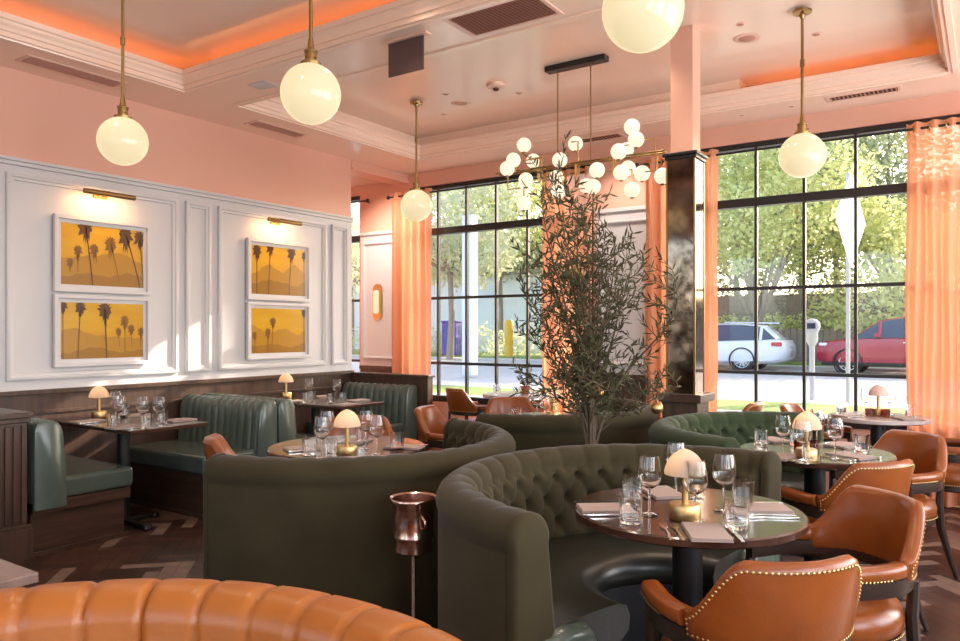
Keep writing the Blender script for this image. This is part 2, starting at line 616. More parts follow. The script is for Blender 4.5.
# ------------------------------------------------------------------ ceiling fittings
def grille(label, x, y, z, sx, sy, n, along='x', rz=0):
    t = thing('air_grille', label, 'vent', (x, y, z), rz, 'ceiling air grilles')
    b = MB()
    b.frame([(0, 0), (0, -.005), (.004, -.007), (.026, -.007), (.03, -.004), (.03, 0)], (-sx / 2, sx / 2, -sy / 2, sy / 2), lambda a, c, h: (a, c, h))
    b.build('frame', M['fixture'], t, smooth=False)
    b = MB()
    b.span((-sx / 2 + .03, -sy / 2 + .03, -.002), (sx / 2 - .03, sy / 2 - .03, 0))
    b.build('backing', M['slot'], t, smooth=False)
    b = MB()
    for k in range(n):
        if along == 'x':
            y_ = -sy / 2 + .04 + (sy - .08) * k / (n - 1)
            b.box((0, y_, -.006), (sx - .06, .012, .004), rx=.5)
        else:
            x_ = -sx / 2 + .04 + (sx - .08) * k / (n - 1)
            b.box((x_, 0, -.006), (.012, sy - .06, .004), ry=.5)
    b.build('louvres', M['grille'], t, smooth=False)
def soffit(px, py): return at_z(px, py, ZS)
x, y = soffit(74, 72); grille('long brown air grille in the soffit near the first hanging globe', x, y, ZS, .20, .74, 9, 'y')
x, y = soffit(277, 129); grille('short air grille in the soffit above the right pair of pictures', x, y, ZS, .2, .62, 9, 'y')
x, y = soffit(500, 14); grille('wide air grille in the underside of the cross beam', x, y + .03, ZS, .66, .36, 16, 'x')
x, y = soffit(863, 94); grille('slotted air grille in the soffit above the street window', x, y, ZS, .56, .17, 16, 'y')
x, y = at_z(596, 139, ZS); grille('air grille in the soffit behind the chandelier', x, min(y, 6.95), ZS, .6, .2, 16, 'y')

# hanging sign panel under the beam
x, y = at_y(406, 40, 3.86)[0], 3.86
t = thing('exit_sign', 'dark blank hanging sign panel below the cross beam', 'sign', (x, 3.86, ZS), R_(0))
b = MB(); b.span((-.19, -.03, -.012), (.19, .03, 0)); b.build('canopy', M['fixture'], t, bevel=.002)
b = MB(); b.span((-.15, -.006, -.235), (.15, .006, -.012)); b.build('panel', M['signdark'], t, bevel=.002)

def disc(name, label, cat, px, py, r, h, z, m=None, group=None, dome=False):
    x, y = at_z(px, py, z)
    t = thing(name, label, cat, (x, y, z), 0, group)
    b = MB(); b.lathe([(1e-4, -h), (r * .55, -h), (r * .9, -h * .8), (r, -h * .3), (r, 0)], 28)
    b.build('rim', m or M['fixture'], t)
    b = MB(); b.lathe([(1e-4, -h - .004), (r * .5, -h - .004), (r * .62, -h)], 24); b.build('lens', M['grille'] if not dome else M['fixture'], t)
    if dome:
        b = MB(); b.lathe([(1e-4, -h - .025), (r * .28, -h - .022), (r * .34, -h)], 20); b.build('sensor', M['slot'], t)
disc('smoke_detector', 'cream smoke detector on the ceiling before the chandelier canopy', 'smoke detector', 496, 84, .085, .035, ZC, dome=True)
disc('ceiling_speaker', 'round flush speaker near the smoke detector', 'speaker', 461, 103, .10, .006, ZC, group='round ceiling speakers')
disc('ceiling_speaker', 'round flush speaker near the hanging globe by the street window', 'speaker', 747, 38, .10, .006, ZC, group='round ceiling speakers')
for px, py, lab in ((446, 94, 'small round downlight behind the flush speaker, closer to the beam'), (444, 114, 'small round downlight beside the corner globe pendant'),
                    (519, 93, 'tiny sensor knob beside the smoke detector'), (741, 24, 'small round downlight beside the mirrored column top'),
                    (817, 34, 'small bright downlight beside the window pendant rod')):
    disc('downlight', lab, 'ceiling light', px, py, .035, .006, ZC, group='small round ceiling fittings')
for px, py, lab in ((792, 106, 'tiny round fitting in the soffit between window grille and column'), (742, 115, 'tiny round fitting in the soffit next to the mirrored column')):
    disc('downlight', lab, 'ceiling light', px, py, .028, .005, ZS, group='small round ceiling fittings')
x, y = soffit(263, 85)
b = MB(); b.span((-.1, -.07, -.004), (.1, .07, 0))
tag(b.build('access_panel', M['white'], bevel=.002, loc=(x, y, ZS)), 'small white access panel in the cross beam underside', 'panel')

# pendants
def make_pendant():
    t = thing('globe_pendant', '', 'pendant light')
    b = MB(); b.sphere((0, 0, 0), .15, 40, 24); b.build('globe', M['globe'], t)
    b = MB(); b.lathe([(.05, .14), (.052, .155), (.03, .16), (.03, .20), (.034, .205), (.034, .215), (.018, .225), (.014, .26), (.011, .28)], 20)
    b.tube([(-.042, 0, .175), (.042, 0, .175)], .005, 8)
    b.build('gallery', M['brass'], t)
    b = MB(); b.tube([(0, 0, .22), (0, 0, .98)], .0095, 12)
    b.lathe([(.0095, .60), (.015, .605), (.015, .65), (.0095, .655)], 12)
    b.build('rod', M['brass'], t)
    b = MB(); b.lathe([(.012, .93), (.02, .945), (.022, .955), (.06, .965), (.062, .98)], 24); b.build('canopy', M['brass'], t)
    return t
P = Kind(make_pendant())
ZG = 2.62
for x, y, lab in ((-4.50, 2.65, 'globe pendant hanging before the white panelled wall'),
                  (-2.82, 2.65, 'globe pendant above the big round booth'),
                  (-1.065, 2.65, 'large globe pendant cut off by the top edge of the photo'),
                  (-4.50, 5.57, 'globe pendant by the corner, before the peach curtain'),
                  (-1.05, 5.45, 'globe pendant hanging before the street window')):
    P.put((x, y, ZG), 0, lab, 'opal globe pendants on brass rods')

# chandelier
chx, chy, chz = -2.78, 5.5, 2.79
t = thing('chandelier', 'long brass chandelier with a cluster of small opal globes', 'chandelier', (chx, chy, 0))
b = MB(); b.span((-.27, -.045, ZC - .045), (.27, .045, ZC)); b.build('canopy', M['black'], t, bevel=.004)
for x in (-.17, .13):
    b = MB(); b.tube([(x, 0, ZC - .04), (x, 0, chz)], .006, 10); b.build('rod', M['brass'], t)
b = MB()
for y in (-.035, .035):
    b.tube([(-.75, y, chz), (.75, y, chz)], .008, 8)
for x in (-.75, -.3, 0, .3, .75):
    b.tube([(x, -.035, chz), (x, .035, chz)], .008, 8)
b.build('crossbar', M['brass'], t)
GL = [(128, 358, .0), (88, 415, -.12), (163, 418, .12), (65, 447, -.2), (135, 490, -.08), (128, 526, .12), (128, 578, .0), (263, 415, -.1), (322, 353, .1),
      (250, 480, .12), (257, 533, 0.), (403, 453, -.12), (388, 515, -.04), (362, 512, .14), (535, 290, 0.), (550, 338, -.08), (485, 383, -.14), (512, 378, .14),
      (495, 462, -.12), (520, 446, .14), (573, 465, .06), (535, 527, 0.), (650, 475, -.04)]
arms = []
for gx, gy, dy in GL:
    px, py = gx / 3.768 + 490, gy / 3.768 + 50
    x, z = at_y(px, py, chy + dy)
    b = MB(); b.sphere((x - chx, dy, z), .062, 20, 14); b.build('globe', M['smallglobe'], t)
    arms.append((x - chx, dy, z))
b = MB()
for x, y, z in arms:
    xb = max(-.72, min(.72, round(x / .34) * .34 if abs(z - chz) > .06 else x))
    s = 1 if z < chz else -1
    ym = y * .35
    if abs(y) > .03:
        b.tube([(xb, ym, chz), (xb, ym, z + 0 * s), (x, ym, z), (x, y, z)], .0068, 6)
    else:
        b.tube([(xb, ym, chz), (xb, ym, chz + (z - chz) * .4), (x, ym, chz + (z - chz) * .4), (x, y, z)], .0068, 6)
b.build('arms', M['gold'], t)
for x, y, z in arms:
    b = MB(); b.lathe([(.012, -.07), (.018, -.062), (.018, -.05)], 10, (x, y, z)); b.build('lamp_holder', M['brass'], t)

# ------------------------------------------------------------------ pictures, picture lights, sconce
ART = [lin((222, 164, 40)), lin((190, 134, 34)), lin((158, 108, 30)), lin((96, 62, 28))]
M['art0'] = mat('print_sky', lin((196, 142, 26)), .2, noise=(3, lin((212, 172, 40)), .5), stretch=(0, .5, 2))
M['art1'] = mat('print_far_hill', lin((172, 126, 30)), .25)
M['art2'] = mat('print_near_hill', lin((148, 106, 28)), .25)
M['art3'] = mat('print_palm', lin((84, 54, 24)), .25)
M['art4'] = mat('print_far_palm', lin((126, 88, 28)), .25)
def picture(label, y0, y1, z0, z1, far, near, palms):
    t = thing('framed_print', label, 'picture', (XL + .03, (y0 + y1) / 2, z0), 0, 'gold palm prints in white frames')
    w, h = (y1 - y0), z1 - z0
    b = MB()
    b.frame([(0, 0), (0, .033), (.002, .035), (.028, .035), (.030, .033), (.030, .0)], (-w / 2, w / 2, 0, h), lambda a, c, q: (q, a, c))
    b.build('frame', M['white'], t, smooth=False)
    b = MB(); b.span((0, -w / 2 + .02, .02), (.008, w / 2 - .02, h - .02)); b.build('mount', M['white'], t)
    # the printed picture; u across, v up, both 0..1
    W, V = w - .115, h - .12
    def P3(u, v, d): return (.009 + d, (u - .5) * W, .06 + v * V)
    b = MB()
    b.cur = 0; b.add([P3(0, 0, 0), P3(1, 0, 0), P3(1, 1, 0), P3(0, 1, 0)], [(0, 1, 2, 3)])
    def hill(pts, d, m):
        b.cur = m
        n = 24
        top = []
        for i in range(n + 1):
            u = i / n
            for (ua, va), (ub, vb) in zip(pts, pts[1:]):
                if ua <= u <= ub:
                    q = (u - ua) / (ub - ua)
                    v = va + (vb - va) * (q * q * (3 - 2 * q)) + .012 * math.sin(u * 41 + d * 900)
            top.append(v)
        vs = [P3(i / n, 0, d) for i in range(n + 1)] + [P3(i / n, top[i], d) for i in range(n + 1)]
        b.add(vs, [(i, i + 1, n + 2 + i, n + 1 + i) for i in range(n)])
    hill(far, .0004, 1)
    hill(near, .0008, 2)
    rn = random.Random(int(y0 * 100 + z0 * 10))
    for u0, v0, u1, v1, s, m in palms:
        b.cur = m
        d = .0012 if m == 4 else .0018
        ts = .010 * s
        n = 6
        vs = []
        for i in range(n + 1):
            q = i / n
            u, v = u0 + (u1 - u0) * q ** 1.2, v0 + (min(v1, 1) - v0) * q
            vs += [P3(max(0, u - ts * .5), v, d), P3(min(1, u + ts * .5), v, d)]
        b.add(vs, [(2 * i, 2 * i + 1, 2 * i + 3, 2 * i + 2) for i in range(n)])
        # crown: ragged fronds above a tapering skirt
        pts = []
        nn = 26
        for i in range(nn):
            a = 2 * PI * i / nn
            rr = (.085 if i % 2 else .055) * s * rn.uniform(.85, 1.15)
            uu, vv = u1 + rr * math.cos(a) * .72, v1 + rr * math.sin(a) * (1.1 if math.sin(a) > 0 else 2.6)
            if math.sin(a) < -.5: uu = u1 + (uu - u1) * .6
            pts.append(P3(min(1, max(0, uu)), min(1, max(0, vv)), d))
        if v1 < 1.12:
            c = P3(u1, min(.99, v1), d)
            b.add([c] + pts, [(0, i + 1, (i + 1) % nn + 1) for i in range(nn)])
    b.build('print', [M['art0'], M['art1'], M['art2'], M['art3'], M['art4']], t, smooth=False)
picture('golden palm print above the other, nearer pair on the white wall', 2.95, 3.75, 1.735, 2.335,
        [(0, .42), (.35, .5), (.7, .58), (1, .42)], [(0, .12), (.3, .2), (.55, .16), (.8, .24), (1, .2)],
        [(.36, 0, .28, .98, 1.5, 3), (.95, 0, .77, .92, 1.6, 3), (1.0, 0, .95, .9, 1.3, 3), (.68, .1, .58, .74, 1.3, 4), (.41, .4, .38, .62, 1.0, 4), (.19, .2, .19, .58, .9, 4), (.1, .2, .1, .38, .7, 4)])
picture('golden palm print below the other, nearer pair on the white wall', 2.95, 3.75, 1.15, 1.715,
        [(0, .5), (.12, .55), (.4, .42), (.7, .38), (1, .36)], [(0, .1), (.4, .2), (.7, .1), (1, .14)],
        [(.19, 0, .22, .94, 1.1, 3), (.53, 0, .51, .9, 1.5, 3), (.02, 0, .02, .95, .9, 3), (.76, .1, .76, .7, 1.0, 4), (.69, .2, .68, .5, .7, 4), (.85, .2, .84, .55, .8, 4), (.96, .2, .97, .5, .8, 4)])
picture('golden palm print above the other, further pair near the corner', 4.77, 5.58, 1.735, 2.335,
        [(0, .4), (.3, .62), (.55, .48), (.78, .66), (1, .5)], [(0, .2), (.3, .3), (.6, .26), (.8, .2), (1, .3)],
        [(.09, 0, .09, .92, 1.3, 3), (.3, 0, .33, 1.0, 1.2, 3), (.68, 0, .73, .96, 1.4, 3), (.97, 0, .97, .9, .8, 3)])
picture('golden palm print below the other, further pair near the corner', 4.77, 5.58, 1.15, 1.715,
        [(0, .62), (.3, .45), (.6, .55), (.85, .4), (1, .5)], [(0, .16), (.4, .2), (.7, .12), (1, .2)],
        [(.28, 0, .29, .48, 1.0, 4), (.36, 0, .38, .72, 1.0, 4), (.06, .1, .05, .42, .8, 4), (.97, 0, .97, .95, .9, 3)])
def picture_light(label, y, z):
    t = thing('picture_light', label, 'wall light', (XL + .015, y, z), 0, 'brass picture lights')
    b = MB(); b.span((0, -.06, -.02), (.012, .06, .02)); b.build('backplate', M['brass'], t, bevel=.002)
    b = MB(); b.tube([(.01, -.02, 0), (.10, -.02, .03), (.15, -.02, .005)], .006, 8); b.tube([(.01, .02, 0), (.10, .02, .03), (.15, .02, .005)], .006, 8); b.build('arm', M['brass'], t)
    b = MB(); b.tube([(.15, -.21, 0), (.15, .21, 0)], .02, 14); b.build('shade', M['brass'], t)
    light('picture_lamp', 'AREA', (XL + .16, y, z - .025), 2.6, (1, .5, .2), (0, R_(42), 0), .03, .36).data.shape = 'RECTANGLE'
picture_light('brass picture light above the nearer pair of prints', 3.33, 2.525)
picture_light('brass picture light above the further pair of prints', 5.14, 2.525)
x, z = at_y(379, 302, YB)
t = thing('wall_sconce', 'oval brass sconce on the white pier beside the peach curtain', 'wall light', (x, YB - .015, z))
b = MB()
def stadium(hw, hh, y0, y1):
    ring = []
    for i in range(24):
        a = 2 * PI * i / 24
        ring.append((hw * math.cos(a), (hh - hw) * (1 if math.sin(a) >= 0 else -1) + hw * math.sin(a)))
    return [[(p, y0, q) for p, q in ring], [(p, y1, q) for p, q in ring]]
b.loft(stadium(.075, .23, 0, -.02)); b.build('backplate', M['gold'], t)
b = MB(); b.loft(stadium(.032, .15, -.02, -.06)); b.build('diffuser', M['globe'], t)

# ------------------------------------------------------------------ curtains
def curtain(label, x0, x1, pleats, ztop=3.12):
    y = YB - .13
    t = thing('curtain', label, 'curtain', ((x0 + x1) / 2, y, 0.02), 0, 'peach sheer curtains')
    nx, nz = pleats * 12, 14
    w = x1 - x0
    vs, fs = [], []
    for i in range(nx + 1):
        u = i / nx
        for k in range(nz + 1):
            v = k / nz
            amp = .045 * (.85 + .3 * math.sin(u * 7 + 2 * v))
            ph = 2 * PI * pleats * u + .5 * math.sin(3 * v + u * 5)
            vs.append(((u - .5) * w + .008 * math.sin(9 * v + 17 * u), amp * math.sin(ph), v * ztop))
    for i in range(nx):
        for k in range(nz):
            a = i * (nz + 1) + k
            fs.append((a, a + nz + 1, a + nz + 2, a + 1))
    b = MB(); b.add(vs, fs); b.build('fabric', M['curtain'], t, angle=180)
    for k in range(pleats):
        x = ((k + .5) / pleats - .5) * w
        b = MB()
        ring = [(x + .0, .026 * math.cos(a), ztop - .05 + .026 * math.sin(a)) for a in [2 * PI * i / 16 for i in range(17)]]
        b.tube(ring, .006, 6, cap=False)
        b.build('grommet', M['brass'], t)
curtain('peach sheer curtain beside the white sconce pier', -6.16, -5.53, 5)
curtain('peach sheer curtain behind the olive tree', -4.02, -3.42, 5)
curtain('peach sheer curtain behind the mirrored column', -2.84, -2.12, 6)
curtain('wide peach curtain closing the street window beside the marble table', -.57, .45, 9)
def rod(label, x0, x1):
    t = thing('curtain_rod', label, 'curtain rod', ((x0 + x1) / 2, YB - .13, 3.09), 0, 'dark curtain rods')
    w = x1 - x0
    b = MB(); b.tube([(-w / 2, 0, 0), (w / 2, 0, 0)], .011, 10); b.build('pole', M['frame'], t)
    for s in (-1, 1):
        b = MB(); b.sphere((s * w / 2, 0, 0), .025, 14, 10); b.build('finial', M['frame'], t)
        b = MB(); b.tube([(s * (w / 2 - .08), 0, 0), (s * (w / 2 - .08), .13, 0)], .008, 8); b.build('bracket', M['frame'], t)
rod('dark curtain rod over the gridded corner window', -6.2, -3.36)
rod('dark curtain rod over the street window with cars', -2.92, .6)
rod('short dark curtain rod over the narrow alcove window', -7.4, -6.55)

# ------------------------------------------------------------------ booths and benches
def tuft(u, z, sp):
    p, q = u / sp + z / .21, u / sp - z / .21
    a, c = abs(math.sin(PI * p)), abs(math.sin(PI * q))
    dp, dq = p - round(p), q - round(q)
    return .5 * (a * c) ** .32 + .5 * (1 - math.exp(-(dp * dp + dq * dq) / .035))

def booth(name, label, cx, cy, R, a0, a1, vel, H_=.87, sp=.138, channel=None, seatmat=None):
    """Curved upholstered booth: a0..a1 in degrees round (cx, cy), outer radius R."""
    t = thing(name, label, 'booth', (cx, cy, 0), 0, None)
    L = R_(a1 - a0)
    n = int(L * R / .012)
    # profile: (dr, z, kind) from the outer foot, over the roll, to the inner foot
    zr = H_ - .075
    prof = [(0, 0, 0), (0, .35, 0), (0, zr - .055, 0), (-.004, zr - .045, 0)]
    for k in range(13):
        a = R_(-20 + 210 * k / 12)
        prof.append((-.07 + .078 * math.cos(a), zr + .072 * math.sin(a), 1))
    ni = 22
    for k in range(ni + 1):
        q = k / ni
        prof.append((-.148 - .03 * q, (zr - .03) + (.40 - zr + .03) * q, 2))
    prof.append((-.17, .2, 3)); prof.append((-.17, 0, 3))
    rings = []
    for i in range(n + 1):
        th = R_(a0) + L * i / n
        s = (R - .1) * L * i / n
        e = min(1, i * L * R / n / .05, (n - i) * L * R / n / .05)
        c, si = math.cos(th), math.sin(th)
        ring = []
        for dr, z, kd in prof:
            r = R + dr
            if channel:
                g = min(1, abs(math.sin(PI * s / channel)) * 2.6); g = 1 - (1 - g) ** 2.2; g += .12 * abs(math.sin(PI * s / channel))
                if kd == 1:
                    w = max(0, min(1, (-(dr) - .02) / .06))
                    r -= .012 * g * w; z += .010 * g - .004
                elif kd == 2:
                    r -= .018 * g
            else:
                if kd == 1:
                    g = abs(math.sin(PI * (s / sp + .5))) ** .5
                    w = max(0, min(1, (-dr - .0) / .09))
                    r -= .012 * g * w * e; z += .007 * g * w * e - .003
                elif kd == 2:
                    zz = z - (zr - .045)
                    if zz > 0:
                        g = abs(math.sin(PI * (s / sp + .5))) ** .5
                        g2 = tuft(s, zz, sp)
                        w = min(1, zz / .03)
                        g = g * w + g2 * (1 - w)
                    else:
                        g = tuft(s, zz, sp)
                    fade = max(0, min(1, (z - .40) / .08))
                    r -= .058 * g * e * (.35 + .65 * fade) - .012
            ring.append((r * c, r * si, z))
        rings.append(ring)
    b = MB(); b.loft(rings, closed=True, cap=False)
    b.build('backrest', vel, t, angle=80)
    # end panels: slightly padded closed slabs with a rounded head
    for th, d in ((R_(a0), -1), (R_(a1), 1)):
        c, si = math.cos(th), math.sin(th)
        outl = [(0.004, .0), (0.004, zr - .05)] + [(-.075 + .084 * math.cos(R_(-20 + 220 * k / 14)), zr + .076 * math.sin(R_(-20 + 220 * k / 14))) for k in range(15)] + [(-.188, .485), (-.17, .462), (-.062, .455), (-.06, .0)]
        rr = []
        cxm, czm = -.085, .45
        for off, sc in ((-.0, 1.0), (.018, 1.0), (.03, .93), (.034, .8)):
            ring = []
            for dr, z in outl:
                q = cxm + (dr - cxm) * sc; zz = max(0, czm + (z - czm) * (1 - (1 - sc) * .35))
                x, y = (R + q) * c, (R + q) * si
                ring.append((x - d * off * si, y + d * off * c, zz))
            rr.append(ring)
        b = MB(); b.loft(rr); b.build('end_panel', vel, t, angle=60)
    # leather seat ends, standing just proud of the velvet
    for th, d in ((R_(a0), -1), (R_(a1), 1)):
        c, si = math.cos(th), math.sin(th)
        outl = [(-.065, .03), (-.065, .44), (-.09, .468), (-.25, .472), (-.34, .462), (-.38, .42), (-.385, .345), (-.37, .03)]
        rr = []
        for off, sc in ((-.012, 1.0), (.03, 1.0), (.05, .95), (.058, .84)):
            rr.append([((R - .22 + (dr + .22) * sc) * c - d * off * si, (R - .22 + (dr + .22) * sc) * si + d * off * c, .25 + (z - .25) * sc) for dr, z in outl])
        if not channel:
            b = MB(); b.loft(rr); b.build('seat_end', M['teal'], t, angle=60)
    # seat cushion and its recessed base
    pr = [(-.17, .40), (-.165, .455), (-.22, .472), (-.40, .475), (-.55, .468), (-.60, .45), (-.62, .41), (-.612, .36), (-.57, .335), (-.17, .335)]
    rings = []
    m = max(24, n // 4)
    for i in range(m + 1):
        th = R_(a0) + L * i / m
        c, si = math.cos(th), math.sin(th)
        rings.append([((R + dr) * c, (R + dr) * si, z) for dr, z in pr])
    b = MB(); b.loft(rings); b.build('seat', seatmat or M['darkleather'], t, angle=60)
    rings = []
    for i in range(m + 1):
        th = R_(a0 + 1) + R_(a1 - a0 - 2) * i / m
        c, si = math.cos(th), math.sin(th)
        rings.append([((R + dr) * c, (R + dr) * si, z) for dr, z in ((-.17, 0), (-.17, .335), (-.55, .335), (-.55, 0))])
    b = MB(); b.loft(rings); b.build('base', M['black'], t, angle=50)
    return t

BOOTHS = {}
BOOTHS['A'] = booth('tufted_booth', 'tufted olive velvet booth curving round the nearest round table', -1.0, 2.83, .92, 80, 257, M['velvet'])
BOOTHS['L'] = booth('tufted_booth', 'big olive velvet booth showing its plain back behind the ice bucket', -2.98, 3.05, .95, -85, 81, M['velvet'])
BOOTHS['B'] = booth('tufted_booth', 'tufted green velvet booth by the street window, behind the nearest booth', -.95, 4.78, .86, 92, 256, M['velvet_b'])
BOOTHS['D'] = booth('tufted_booth', 'dark green booth behind the olive tree with an alabaster lamp', -2.95, 5.12, .93, -84, 84, M['velvet'])
booth('channel_banquette', 'tan leather channel-backed curved banquette in the very front', -1.06, .33, .84, -30, 215, M['tan2'], H_=.885, channel=.125, seatmat=M['tan2'])

def bench(label, x0, x1, yb, d, group='teal leather channel benches'):
    """Straight bench against yb (back face), opening in direction d (+1 = +Y)."""
    w = x1 - x0
    t = thing('leather_bench', label, 'bench', ((x0 + x1) / 2, yb, 0), 0 if d > 0 else PI, group)
    # backrest: channels across the front
    n = int(w / .01)
    ch = w / round(w / .09)
    rings = []
    for i in range(n + 1):
        x = -w / 2 + w * i / n
        g = abs(math.sin(PI * (x + w / 2) / ch)) ** .45
        ring = [(x, .0, .3), (x, .0, .80), (x, .012, .835), (x, .04, .855 + .01 * g), (x, .09, .855 + .014 * g), (x, .13 + .01 * g, .835 + .01 * g), (x, .15 + .018 * g, .79)]
        for k in range(1, 8):
            ring.append((x, .15 + .022 * g + .035 * k / 7, .79 - (.79 - .42) * k / 7))
        ring.append((x, .15, .3))
        rings.append(ring)
    b = MB(); b.loft(rings); b.build('backrest', M['teal'], t, angle=70)
    s = 1 if d > 0 else -1          # the aisle end faces +X in the room
    ex = s * w / 2
    ring = [(0, .3), (0, .80), (.012, .838), (.04, .862), (.10, .862), (.145, .84), (.17, .79), (.19, .6), (.20, .3)]
    b = MB(); b.loft([[(ex, y, z) for y, z in ring], [(ex + s * .025, y, z) for y, z in ring], [(ex + s * .035, .1 + (y - .1) * .85, .3 + (z - .3) * .97) for y, z in ring]])
    b.build('end_panel', M['teal'], t, angle=50)
    b = MB(); b.span((-w / 2, .17, .34), (w / 2 + .0, .68, .48)); o = b.build('seat', M['teal'], t, bevel=.03)
    o.modifiers['edge'].segments = 4
    b = MB(); b.span((-w / 2, .0, .0), (w / 2 - .03 * s if s > 0 else w / 2, .62, .30)); b.span((-w / 2, 0, .27), (w / 2, .65, .34)); b.span((-w / 2, 0, 0), (w / 2, .64, .03))
    b.build('base', M['woodx'], t, bevel=.003)
    return t
bench('teal leather bench beside the fluted walnut pilaster', -5.94, -4.98, 2.34, 1)
bench('teal channel-backed bench facing the fluted pilaster across its table', -5.94, -4.88, 4.19, -1)
bench('teal bench back to back with the middle channel bench', -5.94, -4.88, 4.21, 1)
bench('teal channel-backed bench in the corner below the white sconce', -5.94, -5.02, 6.20, -1)

# walnut pilaster screen and corner screen
t = thing('pilaster_screen', 'fluted dark walnut end screen behind the nearest teal bench', 'partition', (-5.46, 2.165, 0))
b = MB(); b.span((-.55, -.14, 0), (.48, .14, .86)); b.build('panel', M['wood'], t, bevel=.004)
b = MB(); b.span((-.57, -.18, .89), (.515, .165, .925)); b.span((-.56, -.16, .86), (.50, .155, .89)); b.build('cap', M['wood'], t, bevel=.006)
b = MB()
b.span((.46, -.165, 0), (.51, .165, .20)); b.span((.46, -.155, .20), (.5, .155, .225))
b.build('plinth', M['wood'], t, bevel=.004)
b = MB()
for k in range(6):
    y = -.12 + .24 * k / 5
    b.span((.48, y - .016, .24), (.494, y + .016, .84))
b.build('fluting', M['wood'], t, bevel=.005)
t = thing('corner_screen', 'walnut screen with a capped top behind the corner bench', 'partition', (-5.43, 6.26, 0))
b = MB(); b.span((-.55, -.045, 0), (.56, .045, .94)); b.build('panel', M['wood'], t, bevel=.003)
b = MB(); b.span((-.55, -.06, .94), (.58, .06, .965)); b.build('cap', M['wood'], t, bevel=.004)

# ------------------------------------------------------------------ tables
def round_table(label, x, y, r, m, z=.765, group='round pedestal tables'):
    t = thing('round_table', label, 'table', (x, y, 0), 0, group)
    b = MB(); b.lathe([(1e-4, z - .035), (r - .012, z - .035), (r, z - .028), (r, z - .006), (r - .006, z), (1e-4, z)], 72, cap=False); b.build('tabletop', m, t)
    b = MB(); b.lathe([(.055, .03), (.055, z - .06), (.12, z - .05), (.12, z - .035)], 24); b.build('column', M['black'], t)
    b = MB(); b.lathe([(.27, 0), (.27, .012), (.2, .022), (.06, .03), (.055, .06)], 36); b.build('foot', M['black'], t)
    return t
TZ = .765
TA = (-.935, 2.765)
round_table('dark wood round table inside the nearest tufted booth', *TA, .418, M['table'])
TL = (-3.08, 3.18)
round_table('round table behind the plain booth back, seen as a pale sliver', *TL, .45, M['table'])
TB = (-.80, 4.49)
round_table('round table of the green booth by the street window', *TB, .40, M['table'])
TD = (-2.78, 5.05)
round_table('round table behind the dark booth under the olive tree', *TD, .44, M['table'])
TW = (-.72, 6.62)
round_table('round marble table at the street window', *TW, .36, M['marble'], group='marble window tables')
TE = (-4.08, 6.66)
round_table('small marble table at the gridded window with a potted plant', *TE, .33, M['marble'], z=.78, group='marble window tables')
def wall_table(label, x0, x1, y0, y1, group='oblong tables between teal benches'):
    t = thing('oblong_table', label, 'table', ((x0 + x1) / 2, (y0 + y1) / 2, 0), 0, group)
    w, d = x1 - x0, y1 - y0
    b = MB(); b.span((-w / 2, -d / 2, .737), (w / 2, d / 2, .765)); b.build('tabletop', M['table'], t, bevel=.006)
    b = MB(); b.lathe([(.045, .03), (.045, .715), (.09, .727), (.09, .737)], 20); b.build('column', M['black'], t)
    b = MB()
    b.box((0, 0, .025), (.62, .05, .03)); b.box((0, 0, .025), (.05, .5, .03))
    for a, c in ((.31, 0), (-.31, 0), (0, .25), (0, -.25)):
        b.lathe([(.03, 0), (.035, .01), (.03, .035)], 12, (a, c, 0))
    b.build('foot', M['black'], t, bevel=.004)
T1b = (-5.93, -4.72, 2.84, 3.44)
wall_table('oblong table against the white wall, beside the nearest teal bench', *T1b)
T2b = (-5.93, -4.72, 4.78, 5.36)
wall_table('oblong table against the white wall, beside the corner bench', *T2b)
t = thing('side_table', 'pale square tabletop just behind the tan banquette', 'table', (-2.52, .76, 0), 0)
b = MB(); b.span((-.3, -.3, .72), (.3, .3, .75)); b.build('tabletop', mat('pale_wood_top', lin((132, 108, 100)), .3, noise=(3, lin((112, 90, 82)), .5), stretch=(1, 10, 1)), t, bevel=.005)
b = MB(); b.lathe([(.2, 0), (.2, .02), (.04, .04), (.04, .72)], 20); b.build('pedestal', M['black'], t)

